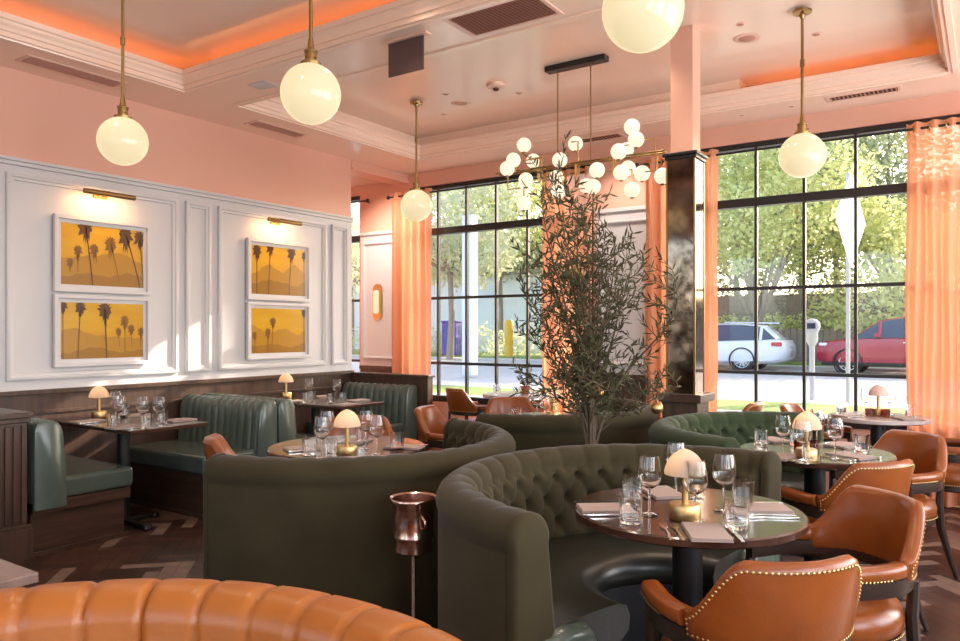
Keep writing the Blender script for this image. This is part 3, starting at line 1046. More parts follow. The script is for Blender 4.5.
# ------------------------------------------------------------------ barrel chairs
def make_chair():
    t = thing('barrel_chair', '', 'chair')
    def topz(f):
        a = abs(f)
        q = max(0, min(1, (a - R_(29)) / R_(36)))
        return .82 - .175 * (q * q * (3 - 2 * q))
    n = 56
    F1 = R_(66)
    rings = []
    nail = []
    for i in range(n + 1):
        f = -F1 + 2 * F1 * i / n
        tz, bz = topz(f), .56
        e = min(1, min(i, n - i) / 3)
        th = .026 * (.45 + .55 * math.sqrt(e))
        ring = []
        pts = [(-.7, 0), (-1, .12), (-1, .5), (-1, .88), (-.75, .97), (0, 1.0), (.75, .97), (1, .88), (1.15, .5), (1, .12), (.7, 0)]
        for o, q in pts:
            z = bz + (tz - bz) * q
            r = .26 + (z - .56) * .16 - o * th
            ring.append((r * math.sin(f), -r * math.cos(f), z))
        rings.append(ring)
    b = MB(); b.loft(rings); b.build('backrest', M['tan'], t, angle=70)
    # brass nails follow the outline of the outer face
    b = MB()
    def nailhead(p, nrm, rr=.0046):
        nrm = Vector(nrm).normalized(); u = nrm.orthogonal().normalized(); w = nrm.cross(u); p = Vector(p)
        vs = [p + nrm * rr * .8]
        for k in range(6):
            a = PI * k / 3
            vs.append(p + (u * math.cos(a) + w * math.sin(a)) * rr)
        b.add(vs, [(0, k + 1, (k + 1) % 6 + 1) for k in range(6)])
    def outer(f, z):
        r = .26 + (z - .56) * .16 + .0265
        return (r * math.sin(f), -r * math.cos(f), z), (math.sin(f), -math.cos(f), .0)
    F2 = F1 - R_(3.5)
    path = [(-F2 + 2 * F2 * i / 400, None) for i in range(401)]
    line = [outer(f, topz(f) - .026) for f, _ in path]
    low = [outer(f, .578) for f, _ in path]
    side = [outer(F2, .578 + (topz(F2) - .604) * k / 40) for k in range(41)]
    side2 = [outer(-F2, .578 + (topz(F2) - .604) * k / 40) for k in range(41)]
    for ln in (line, low, side, side2):
        last = None
        for p, nr in ln:
            if last is None or (Vector(p) - last).length >= .0145:
                nailhead(p, nr); last = Vector(p)
    b.build('nailhead_trim', M['gold'], t, angle=80)
    b = MB()
    for k in range(110):
        a = 2 * PI * k / 110
        nailhead((.262 * math.sin(a), .01 + .262 * math.cos(a), .375), (math.sin(a), math.cos(a), 0))
    b.build('seat_nails', M['gold'], t, angle=80)
    # arms
    for s in (-1, 1):
        path = [(s * .262 * math.sin(a), -.262 * math.cos(a)) for a in (R_(67), R_(78), R_(90))] + [(s * .26, .05), (s * .252, .11), (s * .242, .165)]
        rings = []
        for k, (x, y) in enumerate(path):
            nx = (1, 0)
            h = .026 if k < 5 else .02
            ring = []
            for q in range(12):
                a = 2 * PI * q / 12
                ring.append((x + .031 * math.copysign(abs(math.cos(a)) ** .6, math.cos(a)), y, .614 + h * math.copysign(abs(math.sin(a)) ** .6, math.sin(a))))
            rings.append(ring)
        b = MB(); b.loft(rings); b.build('arm_pad', M['tan'], t, angle=60)
        b = MB()
        for k in range(14):
            y = -.02 + .18 * k / 13
            x = s * (.262 + .031 - max(0, (y - .05)) * .15)
            nailhead((x, y, .596), (s, 0, 0), .0045)
        b.build('arm_nails', M['gold'], t, angle=80)
    # wooden rail under back and arms
    path = [(-.242, .16), (-.252, .11), (-.26, .05)] + [(.262 * math.sin(a), -.262 * math.cos(a)) for a in [R_(-90 + 180 * k / 24) for k in range(25)]] + [(.26, .05), (.252, .11), (.242, .16)]
    rings = []
    for k, (x, y) in enumerate(path):
        d = Vector((x, y, 0)).normalized()
        if abs(x) > .24 and y > -.01: d = Vector((1 if x > 0 else -1, 0, 0))
        rings.append([(x + d.x * o, y + d.y * o, z) for o, z in ((-.02, .535), (.02, .535), (.022, .56), (.02, .588), (-.02, .588), (-.022, .56))])
    b = MB(); b.loft(rings); b.build('frame_rail', M['chairwood'], t, angle=30)
    b = MB(); b.lathe([(1e-4, .37), (.245, .37), (.258, .385), (.262, .42), (.25, .46), (.2, .485), (.1, .495), (1e-4, .497)], 48, (0, .01, 0), cap=False); b.build('seat', M['tan'], t, angle=70)
    b = MB(); b.lathe([(.2, .325), (.24, .325), (.25, .335), (.25, .37), (.2, .37)], 40, (0, .01, 0), cap=False); b.build('seat_frame', M['chairwood'], t)
    for s in (-1, 1):
        b = MB(); b.tube([(s * .215, .205, 0), (s * .222, .195, .2), (s * .232, .17, .4), (s * .25, .145, .55)], [.014, .018, .022, .019], 8); b.build('leg', M['chairwood'], t)
        b = MB(); b.tube([(s * .225, -.30, 0), (s * .205, -.255, .14), (s * .185, -.215, .30), (s * .18, -.21, .42), (s * .185, -.215, .55)], [.013, .017, .023, .022, .018], 8); b.build('leg', M['chairwood'], t)
    return t
CH = Kind(make_chair())
G = 'tan leather barrel chairs with brass nails'
def face(x, y, tx, ty): return math.atan2(-(tx - x), ty - y)
def chair(x, y, tgt, label, da=0):
    CH.put((x, y, 0), face(x, y, *tgt) + R_(da), label, G)
chair(-.61, 2.35, TA, 'nearest tan barrel chair with a nailed back, cut off by the bottom edge', 6)
chair(-.50, 3.02, TA, 'tan barrel chair tucked at the nearest table, behind the bottom-edge chair', 18)
chair(-.62, 4.16, TB, 'tan barrel chair at the window booth table, its back to the nearest table', 25)
chair(-.50, 5.00, TB, 'tan barrel chair at the window booth table, closest to the wide curtain')
chair(-.20, 6.30, TW, 'tan barrel chair at the marble table before the wide curtain', 30)
chair(-1.13, 6.66, TW, 'tan barrel chair facing the marble table across from the wide curtain')
chair(-1.94, 6.72, (-2.9, 6.7), 'tan barrel chair at the street window turned away from the marble table')
chair(-3.55, 2.95, TL, 'tan barrel chair half hidden by the end of the plain booth back', 25)
chair(-3.59, 3.81, TL, 'tan barrel chair facing us behind the alabaster lamp and plain booth')
chair(-3.53, 4.86, TD, 'tan barrel chair side on, between corner bench and dark booth')
chair(-3.50, 5.74, TD, 'tan barrel chair at the dark booth table before the sunlit chair')
chair(-4.64, 6.76, TE, 'sunlit tan barrel chair at the gridded window beside the potted plant', 75)

# ------------------------------------------------------------------ ice bucket
t = thing('ice_bucket', 'copper ice bucket on a stand before the plain booth back', 'ice bucket', (-1.92, 2.36, 0))
b = MB(); b.lathe([(.080, .55), (.081, .56), (.082, .60), (.086, .605), (.086, .612), (.083, .618), (.088, .74), (.098, .748), (.10, .756), (.096, .762), (.086, .757), (.078, .62), (.074, .565), (1e-4, .56)], 40, cap=False); b.build('bucket', M['copper'], t, angle=50)
b = MB(); b.lathe([(.05, .535), (.078, .55)], 30); b.build('bowl_base', M['copper'], t)
b = MB(); b.tube([(0, 0, .02), (0, 0, .54)], .011, 12); b.build('pole', M['copper'], t)
b = MB(); b.lathe([(.14, 0), (.14, .01), (.1, .02), (.02, .03)], 30); b.build('foot', M['copper'], t)
b = MB(); b.tube([(.086 * math.cos(.5), -.086 * math.sin(.5), .70)] + [(.086 * math.cos(.5) + .03 * math.sin(PI * k / 8), -.086 * math.sin(.5) - .015 * math.sin(PI * k / 8), .70 - .05 * k / 8) for k in range(1, 9)], .005, 8); b.build('handle', M['copper'], t)

# ------------------------------------------------------------------ table ware
def make_lamp(domem, lit=True):
    t = thing('table_lamp', '', 'lamp')
    b = MB(); b.lathe([(1e-4, 0), (.053, 0), (.055, .003), (.055, .05), (.052, .055), (1e-4, .055)], 36, cap=False); b.build('base', M['gold'], t)
    b = MB(); b.tube([(0, 0, .05), (0, 0, .165)], .0115, 14); b.build('stem', M['gold'], t)
    b = MB()
    pr = [(.0715, .158), (.0715, .168)] + [(.0715 * math.cos(R_(8 + 82 * k / 10)), .168 + .08 * math.sin(R_(82 * k / 10))) for k in range(1, 10)] + [(1e-4, .248)]
    b.lathe(pr, 36, cap=False); b.build('shade', domem, t)
    if lit:
        b = MB(); b.sphere((0, 0, .188), .018, 14, 10); b.build('bulb', M['bulb'], t)
    return t
def make_wine():
    t = thing('wine_glass', '', 'wine glass')
    b = MB(); b.lathe([(1e-4, .088), (.0045, .092), (.014, .097), (.030, .108), (.040, .125), (.0435, .145), (.042, .17), (.037, .195), (.034, .213), (.0325, .2135), (.0355, .195), (.0405, .17), (.042, .145), (.0385, .126), (.029, .110), (.013, .0995), (1e-4, .097)], 32, cap=False); b.build('bowl', M['glass'], t)
    b = MB(); b.lathe([(1e-4, 0), (.036, 0), (.0365, .002), (.02, .004), (.006, .009), (.004, .02), (.0037, .085), (.0045, .0875), (1e-4, .0878)], 24, cap=False); b.build('stem', M['glass'], t)
    return t
def make_tumbler(m=None, h=.098, r=.041):
    t = thing('tumbler', '', 'glass')
    b = MB(); b.lathe([(1e-4, .001), (r * .88, .001), (r * .9, .004), (r, h), (r - .0015, h + .001), (r * .9 - .0015, .014), (1e-4, .012)], 26, cap=False); b.build('tumbler_body', m or M['glass'], t)
    return t
def single(name, cat, mb, m, **kw):
    o = mb.build(name, m, **kw)
    o['category'] = cat
    return o
LAMP, LAMPOFF = Kind(make_lamp(M['dome'])), None
WINE, TUMB = Kind(make_wine()), Kind(make_tumbler())
b = MB(); b.span((-.065, -.105, 0), (.065, .105, .004)); b.span((-.064, -.104, .0045), (.064, .103, .008)); b.span((-.063, -.102, .0085), (.064, .102, .012))
NAP = Kind(single('napkin', 'napkin', b, M['napkin'], bevel=.0025))
b = MB()
b.loft([[(x * w, y, .003 + x2) for x, x2 in ((-1, 0), (1, 0), (1, .0025), (-1, .0025))] for y, w in ((-.1, .006), (-.07, .0065), (-.03, .0035), (.02, .003), (.04, .006), (.05, .011), (.058, .012))])
for k in range(4):
    x = -.0105 + .007 * k
    b.box((x, .08, .0045), (.003, .045, .002))
FORK = Kind(single('fork', 'fork', b, M['steel']))
b = MB()
b.loft([[(x * w, y, .003 + x2) for x, x2 in ((-1, 0), (1, 0), (1, h), (-1, h))] for y, w, h in ((-.11, .006, .006), (-.06, .0075, .006), (.0, .006, .005), (.005, .008, .0025), (.06, .0095, .002), (.095, .007, .002), (.11, .001, .002))])
KNIFE = Kind(single('knife', 'knife', b, M['steel'], bevel=.001))

def put(kind, px, py, label, group, z=TZ, rz=0):
    x, y = at_z(px, py, z)
    return kind.put((x, y, z + .0012), rz, label, group)

def setting(px, py, ang, tab, side, fork=True, knife=True, z=TZ, dx=0, dy=0):
    """Napkin with fork and knife beside it; ang = direction from diner to table centre."""
    x, y = at_z(px, py, z)
    setting_at(x, y, ang, tab, side, fork, knife, z)

def setting_at(x, y, ang, tab, side, fork=True, knife=True, z=TZ):
    rz = ang - PI / 2
    NAP.put((x, y, z + .001), rz, 'folded mauve napkin on the %s, %s' % (tab, side), 'mauve napkins')
    c, s = math.cos(rz), math.sin(rz)
    if fork:
        for q, nm in ((-.09, 'inner'), (-.125, 'outer')):
            FORK.put((x + q * c, y + q * s, z + .001), rz, '%s silver fork on the %s, %s' % (nm, tab, side), 'silver forks')
    if knife:
        KNIFE.put((x + .092 * c, y + .092 * s, z + .001), rz, 'silver knife on the %s, %s' % (tab, side), 'silver knives')

GW, GT, GLm = 'stemmed wine glasses', 'clear tumblers', 'brass table lamps with alabaster domes'
# nearest table
tab = 'nearest round table'
put(LAMP, 685, 519, 'brass table lamp with a glowing dome on the nearest round table', GLm)
put(WINE, 649.5, 515, 'wine glass on the nearest round table, between tumblers and lamp', GW)
put(WINE, 695, 522, 'wine glass in front of the lamp on the nearest round table', GW)
put(WINE, 724, 512, 'wine glass standing apart beside the lamp, nearest round table', GW)
put(WINE, 676, 495, 'wine glass hidden behind the lamp dome on the nearest round table', GW)
put(TUMB, 630.5, 523, 'tumbler beside the napkin closest to the ice bucket, nearest round table', GT)
put(TUMB, 632, 501, 'tumbler at the tufted back side of the nearest round table', GT)
put(TUMB, 743, 507, 'tumbler behind the other by the tucked chair, nearest round table', GT)
put(TUMB, 737, 528, 'tumbler in front by the knife, nearest round table', GT)
def toward(x, y, c): return math.atan2(c[1] - y, c[0] - x)
for px, py, side, da in ((706, 534, 'before the bottom-edge chair', 0), (607, 510, 'on the ice bucket side', 0), (760, 510, 'before the tucked chair', 0), (662, 494, 'on the tufted back side', 0)):
    x, y = at_z(px, py, TZ)
    setting_at(x, y, toward(x, y, TA) + R_(da), tab, side)
# window booth table
tab = 'window booth table'
put(LAMP, 807, 459, 'glowing dome lamp on the window booth table', GLm)
put(WINE, 783, 455, 'wine glass on the window booth table closest to the green velvet', GW)
put(WINE, 803, 463, 'wine glass in front of the lamp on the window booth table', GW)
put(WINE, 835, 459, 'wine glass on the window booth table closest to its chairs', GW)
put(WINE, 817, 447, 'wine glass behind the lamp on the window booth table', GW)
put(TUMB, 761, 446, 'tumbler at the velvet side of the window booth table', GT)
put(TUMB, 797, 445, 'tumbler behind the lamp on the window booth table', GT)
put(TUMB, 812, 463, 'tumbler in front of the lamp on the window booth table', GT)
put(TUMB, 862, 453, 'tumbler by the chair edge of the window booth table', GT)
AMB = Kind(make_tumbler(M['amber'], .06, .034))
AMB.root.name = 'votive_glass'; AMB.root['category'] = 'votive'
put(AMB, 800, 452, 'amber votive glass beside the lamp foot, window booth table', 'amber votive glasses')
put(AMB, 814, 452, 'amber votive glass on the chair side of the lamp, window booth table', 'amber votive glasses')
for px, py, side in ((850, 457, 'between its two chairs'), (784, 458, 'before the nearest booth back'), (774, 441, 'on the tufted velvet side'), (842, 446, 'on the street window side')):
    x, y = at_z(px, py, TZ)
    setting_at(x, y, toward(x, y, TB), tab, side)
# table of the plain booth
tab = 'plain-backed booth table'
put(LAMP, 347, 456, 'dome lamp on the table behind the plain booth back', GLm)
for px, py, w in ((322, 457, 'nearest the middle bench'), (366, 448, 'behind the dome lamp'), (377, 455, 'on the tree side of the lamp'), (327, 449, 'near the facing chair')):
    put(WINE, px, py, 'wine glass on the %s, %s' % (tab, w), GW)
for px, py, w in ((397, 450, 'at the tree side'), (330, 458, 'beside the lamp foot'), (310, 455, 'at the bench side'), (362, 443, 'nearest the facing chair')):
    put(TUMB, px, py, 'tumbler on the %s, %s' % (tab, w), GT)
for px, py, side in ((304, 449, 'at the bench side'), (357, 442, 'before the facing chair'), (404, 448, 'at the tree side'), (349, 462, 'closest to the velvet back')):
    x, y = at_z(px, py, TZ)
    setting_at(x, y, toward(x, y, TL), tab, side, fork=False)
# first wall table
tab = 'first wall table'
put(LAMP, 99, 418, 'dome lamp on the wall table by the nearest teal bench', GLm)
for px, py, w in ((116, 420, 'closest to the lamp'), (120, 426, 'in front of the lamp group'), (143, 428, 'near its front edge'), (159, 427, 'on the middle bench side')):
    put(WINE, px, py, 'wine glass on the %s, %s' % (tab, w), GW)
for px, py, w in ((114, 428, 'by the front napkin'), (125, 417, 'next to the white wall'), (147, 429, 'behind the front wine glass'), (162, 424, 'on the middle bench side')):
    put(TUMB, px, py, 'tumbler on the %s, %s' % (tab, w), GT)
for px, py, a, side in ((88, 422, 90, 'wall end on the pilaster side'), (124, 428, 90, 'aisle end on the pilaster side'), (136, 416, -90, 'wall end on the channel side'), (180, 421, -90, 'aisle end on the channel side')):
    x, y = at_z(px, py, TZ)
    setting_at(x, y, R_(a), tab, side, fork=False)
# second wall table
tab = 'corner wall table'
put(LAMP, 286, 398, 'dome lamp on the wall table by the corner bench', GLm)
for px, py, w in ((309, 401, 'closest to the lamp'), (337, 402, 'closest to the corner bench')):
    put(WINE, px, py, 'wine glass on the %s, %s' % (tab, w), GW)
for px, py, w in ((307, 403, 'beside the first glass'), (312, 402, 'behind the first glass'), (331, 404, 'beside the second glass'), (343, 403, 'at the corner bench side')):
    put(TUMB, px, py, 'tumbler on the %s, %s' % (tab, w), GT)
for px, py, a, side in ((294, 402, 90, 'wall end on the middle bench side'), (345, 405, 90, 'aisle end on the middle bench side'), (322, 397, -90, 'wall end on the corner side'), (358, 401, -90, 'aisle end on the corner side')):
    x, y = at_z(px, py, TZ)
    setting_at(x, y, R_(a), tab, side, fork=False, knife=False)
# dark booth table
tab = 'dark booth table'
put(LAMP, 553, 419, 'dome lamp on the table of the dark booth beside the olive tree', GLm)
for px, py, w in ((537, 419, 'next to the lamp'), (545, 423, 'in front of the lamp'), (573, 419, 'nearest the olive tree')):
    put(WINE, px, py, 'wine glass on the %s, %s' % (tab, w), GW)
put(TUMB, 516, 421, 'tumbler on the table of the dark booth before the tan chair', GT)
# marble window table
LAMPOFF = Kind(make_lamp(M['domeoff'], False))
LAMPOFF.put((TW[0], TW[1] + .02, TZ + .001), 0, 'unlit dome lamp on the marble window table', GLm)
WINE.put((TW[0] - .09, TW[1] + .05, TZ + .001), 0, 'wine glass beside the unlit lamp, marble window table, on the chair side', GW)
WINE.put((TW[0] + .07, TW[1] + .1, TZ + .001), 0, 'wine glass behind the unlit lamp, marble window table', GW)
TUMB.put((TW[0] - .26, TW[1] - .02, TZ + .001), 0, 'tumbler near the edge of the marble window table, farthest from curtain', GT)
TUMB.put((TW[0] + .22, TW[1] + .02, TZ + .001), 0, 'tumbler on the marble window table closest to the wide curtain', GT)
AMB.put((TW[0] - .05, TW[1] - .08, TZ + .001), 0, 'amber votive glass before the unlit lamp stem', 'amber votive glasses')
AMB.put((TW[0] + .06, TW[1] - .07, TZ + .001), 0, 'amber votive glass on the curtain side of the unlit lamp', 'amber votive glasses')
setting_at(TW[0] - .2, TW[1] - .16, R_(60), 'marble window table', 'facing the green booth', fork=False)
setting_at(TW[0] + .2, TW[1] - .15, R_(120), 'marble window table', 'facing the wide curtain', fork=False)
# gridded window table
for dx, dy, w in ((-.15, -.1, 'on the sunlit chair side'), (.1, .12, 'against the glass'), (.12, -.15, 'on the olive tree side')):
    TUMB.put((TE[0] + dx, TE[1] + dy, .781), 0, 'tumbler on the small marble table, ' + w, GT)

# potted plant on the small marble table
t = thing('potted_plant', 'small terracotta pot of wispy leaves on the small marble table', 'plant', (TE[0] + .12, TE[1] + .02, .781))
b = MB(); b.lathe([(.035, 0), (.045, .07), (.048, .07), (.048, .08), (.042, .08), (.038, .06), (1e-4, .06)], 20); b.build('pot', M['pot'], t)
def leafquad(b, p, d, l, w, n=None):
    d = Vector(d).normalized()
    s = d.cross(Vector(n) if n else Vector((random.uniform(-1, 1), random.uniform(-1, 1), random.uniform(-1, 1)))).normalized()
    p = Vector(p)
    up = s.cross(d) * .06 * l
    b.add([p, p + d * l * .3 + s * w * .8 + up, p + d * l * .65 + s * w * .8 + up, p + d * l, p + d * l * .65 - s * w * .8 + up, p + d * l * .3 - s * w * .8 + up], [(0, 1, 2, 3), (0, 3, 4, 5)])
b = MB()
for k in range(14):
    a = random.uniform(0, 2 * PI)
    e = Vector((math.cos(a) * .1, math.sin(a) * .1, random.uniform(.08, .2)))
    b.tube([(0, 0, .06), (e.x * .4, e.y * .4, .06 + e.z * .6), (e.x, e.y, .06 + e.z)], .0015, 4)
    for q in range(6):
        leafquad(b, Vector((0, 0, .06)) + e * (q + 2) / 8, (random.uniform(-1, 1), random.uniform(-1, 1), .5), .035, .006)
b.build('foliage', M['leaf'], t, smooth=False)

# ------------------------------------------------------------------ olive tree in a planter
ox, oy = -1.96, 4.08
t = thing('planter', 'round dark planter box between the four booths', 'planter', (ox, oy, 0))
b = MB(); b.lathe([(.19, 0), (.20, .68), (.21, .70), (.21, .72), (.19, .72), (.185, .64)], 40, cap=False); b.build('pot', M['darkleather'], t)
b = MB(); b.lathe([(1e-4, .67), (.187, .67)], 30, cap=False); b.build('soil', M['soil'], t)
t = thing('olive_tree', 'tall airy olive tree rising between the booths', 'tree', (ox, oy, .67))
rn = random.Random(11)
wood, lf = MB(), MB()
def curve_pts(p0, d0, L, n, wob, lift, out=(0, 0, 0)):
    pts = [Vector(p0)]
    d = Vector(d0).normalized()
    for k in range(n):
        d = (d + Vector((rn.uniform(-1, 1), rn.uniform(-1, 1), rn.uniform(-.6, .8))) * wob + Vector((0, 0, lift)) + Vector(out)).normalized()
        q = pts[-1]
        rr = math.hypot(q.x, q.y)
        if rr > .36:
            d = (d - Vector((q.x, q.y, 0)) * (rr - .36) * 5).normalized()
        pts.append(q + d * L / n)
    return pts
def leaves_along(pts, step, l):
    for a, c in zip(pts, pts[1:]):
        seg = (c - a).length
        m = max(1, int(seg / step))
        d = (c - a).normalized()
        for k in range(m):
            p = a + (c - a) * (k + rn.random()) / m
            s = d.orthogonal().normalized()
            s.rotate(Matrix.Rotation(rn.uniform(0, 2 * PI), 3, d))
            for sg in (-1, 1):
                dd = d * .75 + s * sg * rn.uniform(.4, .9) + Vector((0, 0, rn.uniform(-.2, .25)))
                leafquad(lf, p, dd, l * rn.uniform(.7, 1.2), .0068, n=(rn.uniform(-1, 1), rn.uniform(-1, 1), rn.uniform(-1, 1)))
trunk = [Vector((0, 0, 0)), Vector((.005, .0, .08)), Vector((.0, .01, .16))]
wood.tube(trunk, [.042, .036, .03], 10)
for k in range(14):
    a = 2 * PI * k / 14 + rn.uniform(-.3, .3)
    low = k % 3 == 0
    sp = rn.uniform(.45, .8) if low else rn.uniform(.05, .30)
    L = rn.uniform(.8, 1.15) if low else rn.uniform(1.05, 1.55)
    n = 12
    pts = curve_pts((math.cos(a) * .03, math.sin(a) * .03, rn.uniform(.05, .15)), (math.cos(a) * sp * .3, math.sin(a) * sp * .3, 1), L, n, .10, .02, (math.cos(a) * sp * .13, math.sin(a) * sp * .13, 0))
    wood.tube(pts, [.009 * (1 - .85 * i / n) + .0012 for i in range(n + 1)], 6)
    for i in range(3, n + 1):
        for q in range(2):
            aa = rn.uniform(0, 2 * PI)
            o = Vector((math.cos(aa), math.sin(aa), rn.uniform(.1, 1.0)))
            tw = curve_pts(pts[i], o, rn.uniform(.14, .36), 5, .2, .10)
            wood.tube(tw, [.003, .0026, .0022, .0018, .0014, .001], 4, cap=False)
            leaves_along(tw, .042, .066)
    leaves_along(pts[8:], .04, .062)
for k in range(7):
    a = 2 * PI * k / 7 + rn.uniform(-.3, .3)
    pts = curve_pts((0, 0, rn.uniform(.06, .16)), (math.cos(a) * .5, math.sin(a) * .5, .8), rn.uniform(.4, .62), 8, .14, .02, (math.cos(a) * .12, math.sin(a) * .12, 0))
    wood.tube(pts, [.005 * (1 - .8 * i / 8) + .001 for i in range(9)], 5)
    for i in range(3, 9):
        for q in range(2):
            aa = rn.uniform(0, 2 * PI)
            tw = curve_pts(pts[i], (math.cos(aa), math.sin(aa), rn.uniform(-.1, .8)), rn.uniform(.1, .22), 4, .2, .05)
            wood.tube(tw, [.0026, .002, .0016, .0012, .001], 4, cap=False)
            leaves_along(tw, .042, .06)
wood.build('trunk', M['bark'], t, angle=80)
lf.build('foliage', M['leaf'], t, smooth=False)
for px, py, w, dy in ((598, 393, 'low in the olive tree beside the trunk', -.05), (657, 408, 'low on the window side of the olive tree', -.1), (578, 272, 'high in the olive tree crown', -.1)):
    yy = oy + dy
    x, z = at_y(px, py, yy)
    o = thing('bauble', 'gold ball ornament hanging ' + w, 'ornament', (x, yy, z), 0, 'gold balls in the olive tree')
    b = MB(); b.sphere((0, 0, 0), .034, 20, 14); b.build('ball', M['gold'], o)
    b = MB(); b.lathe([(.008, .032), (.008, .045), (.002, .047)], 10); b.tube([(0, 0, .045), (.01, .01, .11)], .0012, 4); b.build('hanger', M['brass'], o)

# ------------------------------------------------------------------ the street outside
GZ = .21
def ground(name, y0, y1, z, m, x0=-70, x1=50):
    b = MB(); b.span((x0, y0, z - .1), (x1, y1, z)); struct(b.build(name, m, smooth=False))
ground('pavement', YB + .2, 11.8, GZ, M['concrete'])
ground('lawn', 11.8, 13.6, GZ, M['grass'])
ground('kerb', 13.6, 14.8, GZ, M['concrete'])
ground('road', 14.8, 26.6, GZ - .06, M['asphalt'])
ground('sidewalk', 26.6, 27.6, GZ + .04, M['concrete'])
ground('lawn_bank', 27.6, 60, GZ + .1, M['grass'])

def car(name, label, cat, x0, dirx, paint, y, L, Ht, suv, wx):
    """A car along X; x0 = world x of its origin end (front for dirx=+1 built facing -X)."""
    t = thing(name, label, cat, (x0, y, GZ - .06), 0)
    hw = .9
    # stations from the visible end (x = 0) onward; body lower shell
    def shell(st):
        rings = []
        for x, zb, zt, w in st:
            pts = []
            for s, q in ((-1, 1), (1, -1)):
                half = [(.86 * w, zb), (w, zb + .1), (w * 1.01, zb + (zt - zb) * .55), (w * .97, zt - .05), (w * .88, zt)]
                pts += [(dirx * x, s * a, z) for a, z in (half if s < 0 else reversed(half))]
            rings.append(pts)
        return rings
    st, gh = suv
    b = MB(); b.loft(shell(st)); b.build('body', paint, t, angle=40)
    rings = []
    for x, zb, zt, w, wr in gh:
        rings.append([(dirx * x, -w, zb), (dirx * x, -(w * .45 + wr * .55), zb + (zt - zb) * .5), (dirx * x, -wr, zt - .03), (dirx * x, -wr * .85, zt), (dirx * x, wr * .85, zt), (dirx * x, wr, zt - .03), (dirx * x, w * .45 + wr * .55, zb + (zt - zb) * .5), (dirx * x, w, zb)])
    b = MB(); b.loft(rings); b.build('cabin_glass', M['carglass'], t, angle=40)
    b = MB()
    rr = []
    for x, zb, zt, w, wr in gh:
        rr.append([(dirx * x, -wr - .012, zt - .07), (dirx * x, -wr * .86, zt + .02), (dirx * x, wr * .86, zt + .02), (dirx * x, wr + .012, zt - .07), (dirx * x, wr * .8, zt - .05), (dirx * x, -wr * .8, zt - .05)])
    b.loft(rr)
    for i in (1, 3):                # pillars
        x, zb, zt, w, wr = gh[min(i, len(gh) - 1)]
        b.tube([(dirx * x, -w - .006, zb), (dirx * x, -(w * .45 + wr * .55) - .006, (zb + zt) / 2), (dirx * x, -wr - .006, zt - .03)], .05, 6)
    b.build('roof', paint, t, angle=40)
    for x in wx:
        for s in (-1, 1):
            b = MB()
            pr = [(.20, -.11), (.33, -.11), (.35, -.08), (.35, .08), (.33, .11), (.20, .11)]
            b.lathe(pr, 32, cap=False)
            o = b.build('tyre', M['tyre'], t, loc=(dirx * x, s * (hw - .1), .35)); o.rotation_euler = (PI / 2, 0, 0)
            b = MB(); b.lathe([(.235, -.02), (.245, .115), (.225, .118), (.215, .06)], 32, cap=False); b.lathe([(1e-4, .12), (.05, .115), (.055, .06)], 16, cap=False)
            for k in range(10):
                a = 2 * PI * k / 10
                b.box((.135 * math.cos(a), .135 * math.sin(a), .1), (.18, .03, .02), rz=a)
            r = b.build('rim', M['alloy'], o)
            if s > 0: r.rotation_euler = (PI, 0, 0)
            b = MB(); b.lathe([(.36, 0), (.40, 0), (.40, .04), (.36, .04)], 32, cap=False)
            a_ = b.build('wheel_arch', M['tyre'], t, loc=(dirx * x, s * (hw + .01) - .02, .36)); a_.rotation_euler = (PI / 2, 0, 0)
    return t
# white estate car: its tail is at the right; origin at the tail, body runs to -X
stw = [(0, .42, .80, .70), (.10, .34, .98, .82), (.35, .26, 1.02, .90), (1.2, .22, 1.0, .92), (2.6, .22, .96, .92), (3.4, .24, .92, .90), (4.2, .28, .82, .84), (4.55, .36, .68, .7)]
ghw = [(.30, .98, 1.02, .80, .70), (.75, .99, 1.43, .84, .66), (1.4, .98, 1.50, .85, .68), (2.2, .96, 1.50, .85, .68), (2.9, .95, 1.36, .84, .66), (3.5, .92, .98, .80, .7)]
c1 = car('white_car', 'white estate car parked across the street, tail towards the red car', 'car', -5.22, -1, M['carwhite'], 24.5 + .9, 4.55, 1.5, (stw, ghw), (1.30, 3.6))
b = MB(); b.span((-.42, -.905, .80), (-.10, -.80, .93)); b.build('tail_lamp', M['tail'], c1, bevel=.03)
b = MB(); b.tube([(-.2, -.7, 1.52), (-1.9, -.7, 1.56)], .02, 6); b.build('roof_rail', M['alloy'], c1)
# red SUV: nose at the left; origin at the nose, body runs to +X
str_ = [(0, .46, .80, .66), (.10, .36, .92, .80), (.4, .28, .99, .90), (1.1, .26, 1.06, .93), (2.0, .26, 1.10, .94), (3.6, .26, 1.10, .94), (4.4, .30, 1.06, .9), (4.6, .4, .95, .8)]
ghr = [(1.0, 1.05, 1.07, .82, .74), (1.75, 1.08, 1.58, .86, .68), (2.4, 1.09, 1.68, .87, .69), (3.4, 1.09, 1.66, .87, .69), (4.1, 1.08, 1.56, .86, .66), (4.5, 1.05, 1.1, .8, .7)]
c2 = car('red_car', 'crimson sport utility car parked across the street, nose towards the white car', 'car', -4.38, 1, M['carred'], 24.5 + .9, 4.6, 1.7, (str_, ghr), (.92, 3.6))
b = MB(); b.span((.12, -.86, .84), (.50, -.70, .93)); b.build('headlamp', M['headlamp'], c2, bevel=.02)
b = MB(); b.span((1.62, -1.08, 1.10), (1.80, -.93, 1.22)); b.build('door_mirror', M['carred'], c2, bevel=.03)
b = MB(); b.span((.2, -.95, .26), (4.4, -.90, .36)); b.build('sill_guard', M['tyre'], c2, bevel=.02)
b = MB(); b.span((2.35, -.97, .93), (2.58, -.93, .965)); b.build('door_handle', M['alloy'], c2, bevel=.01)

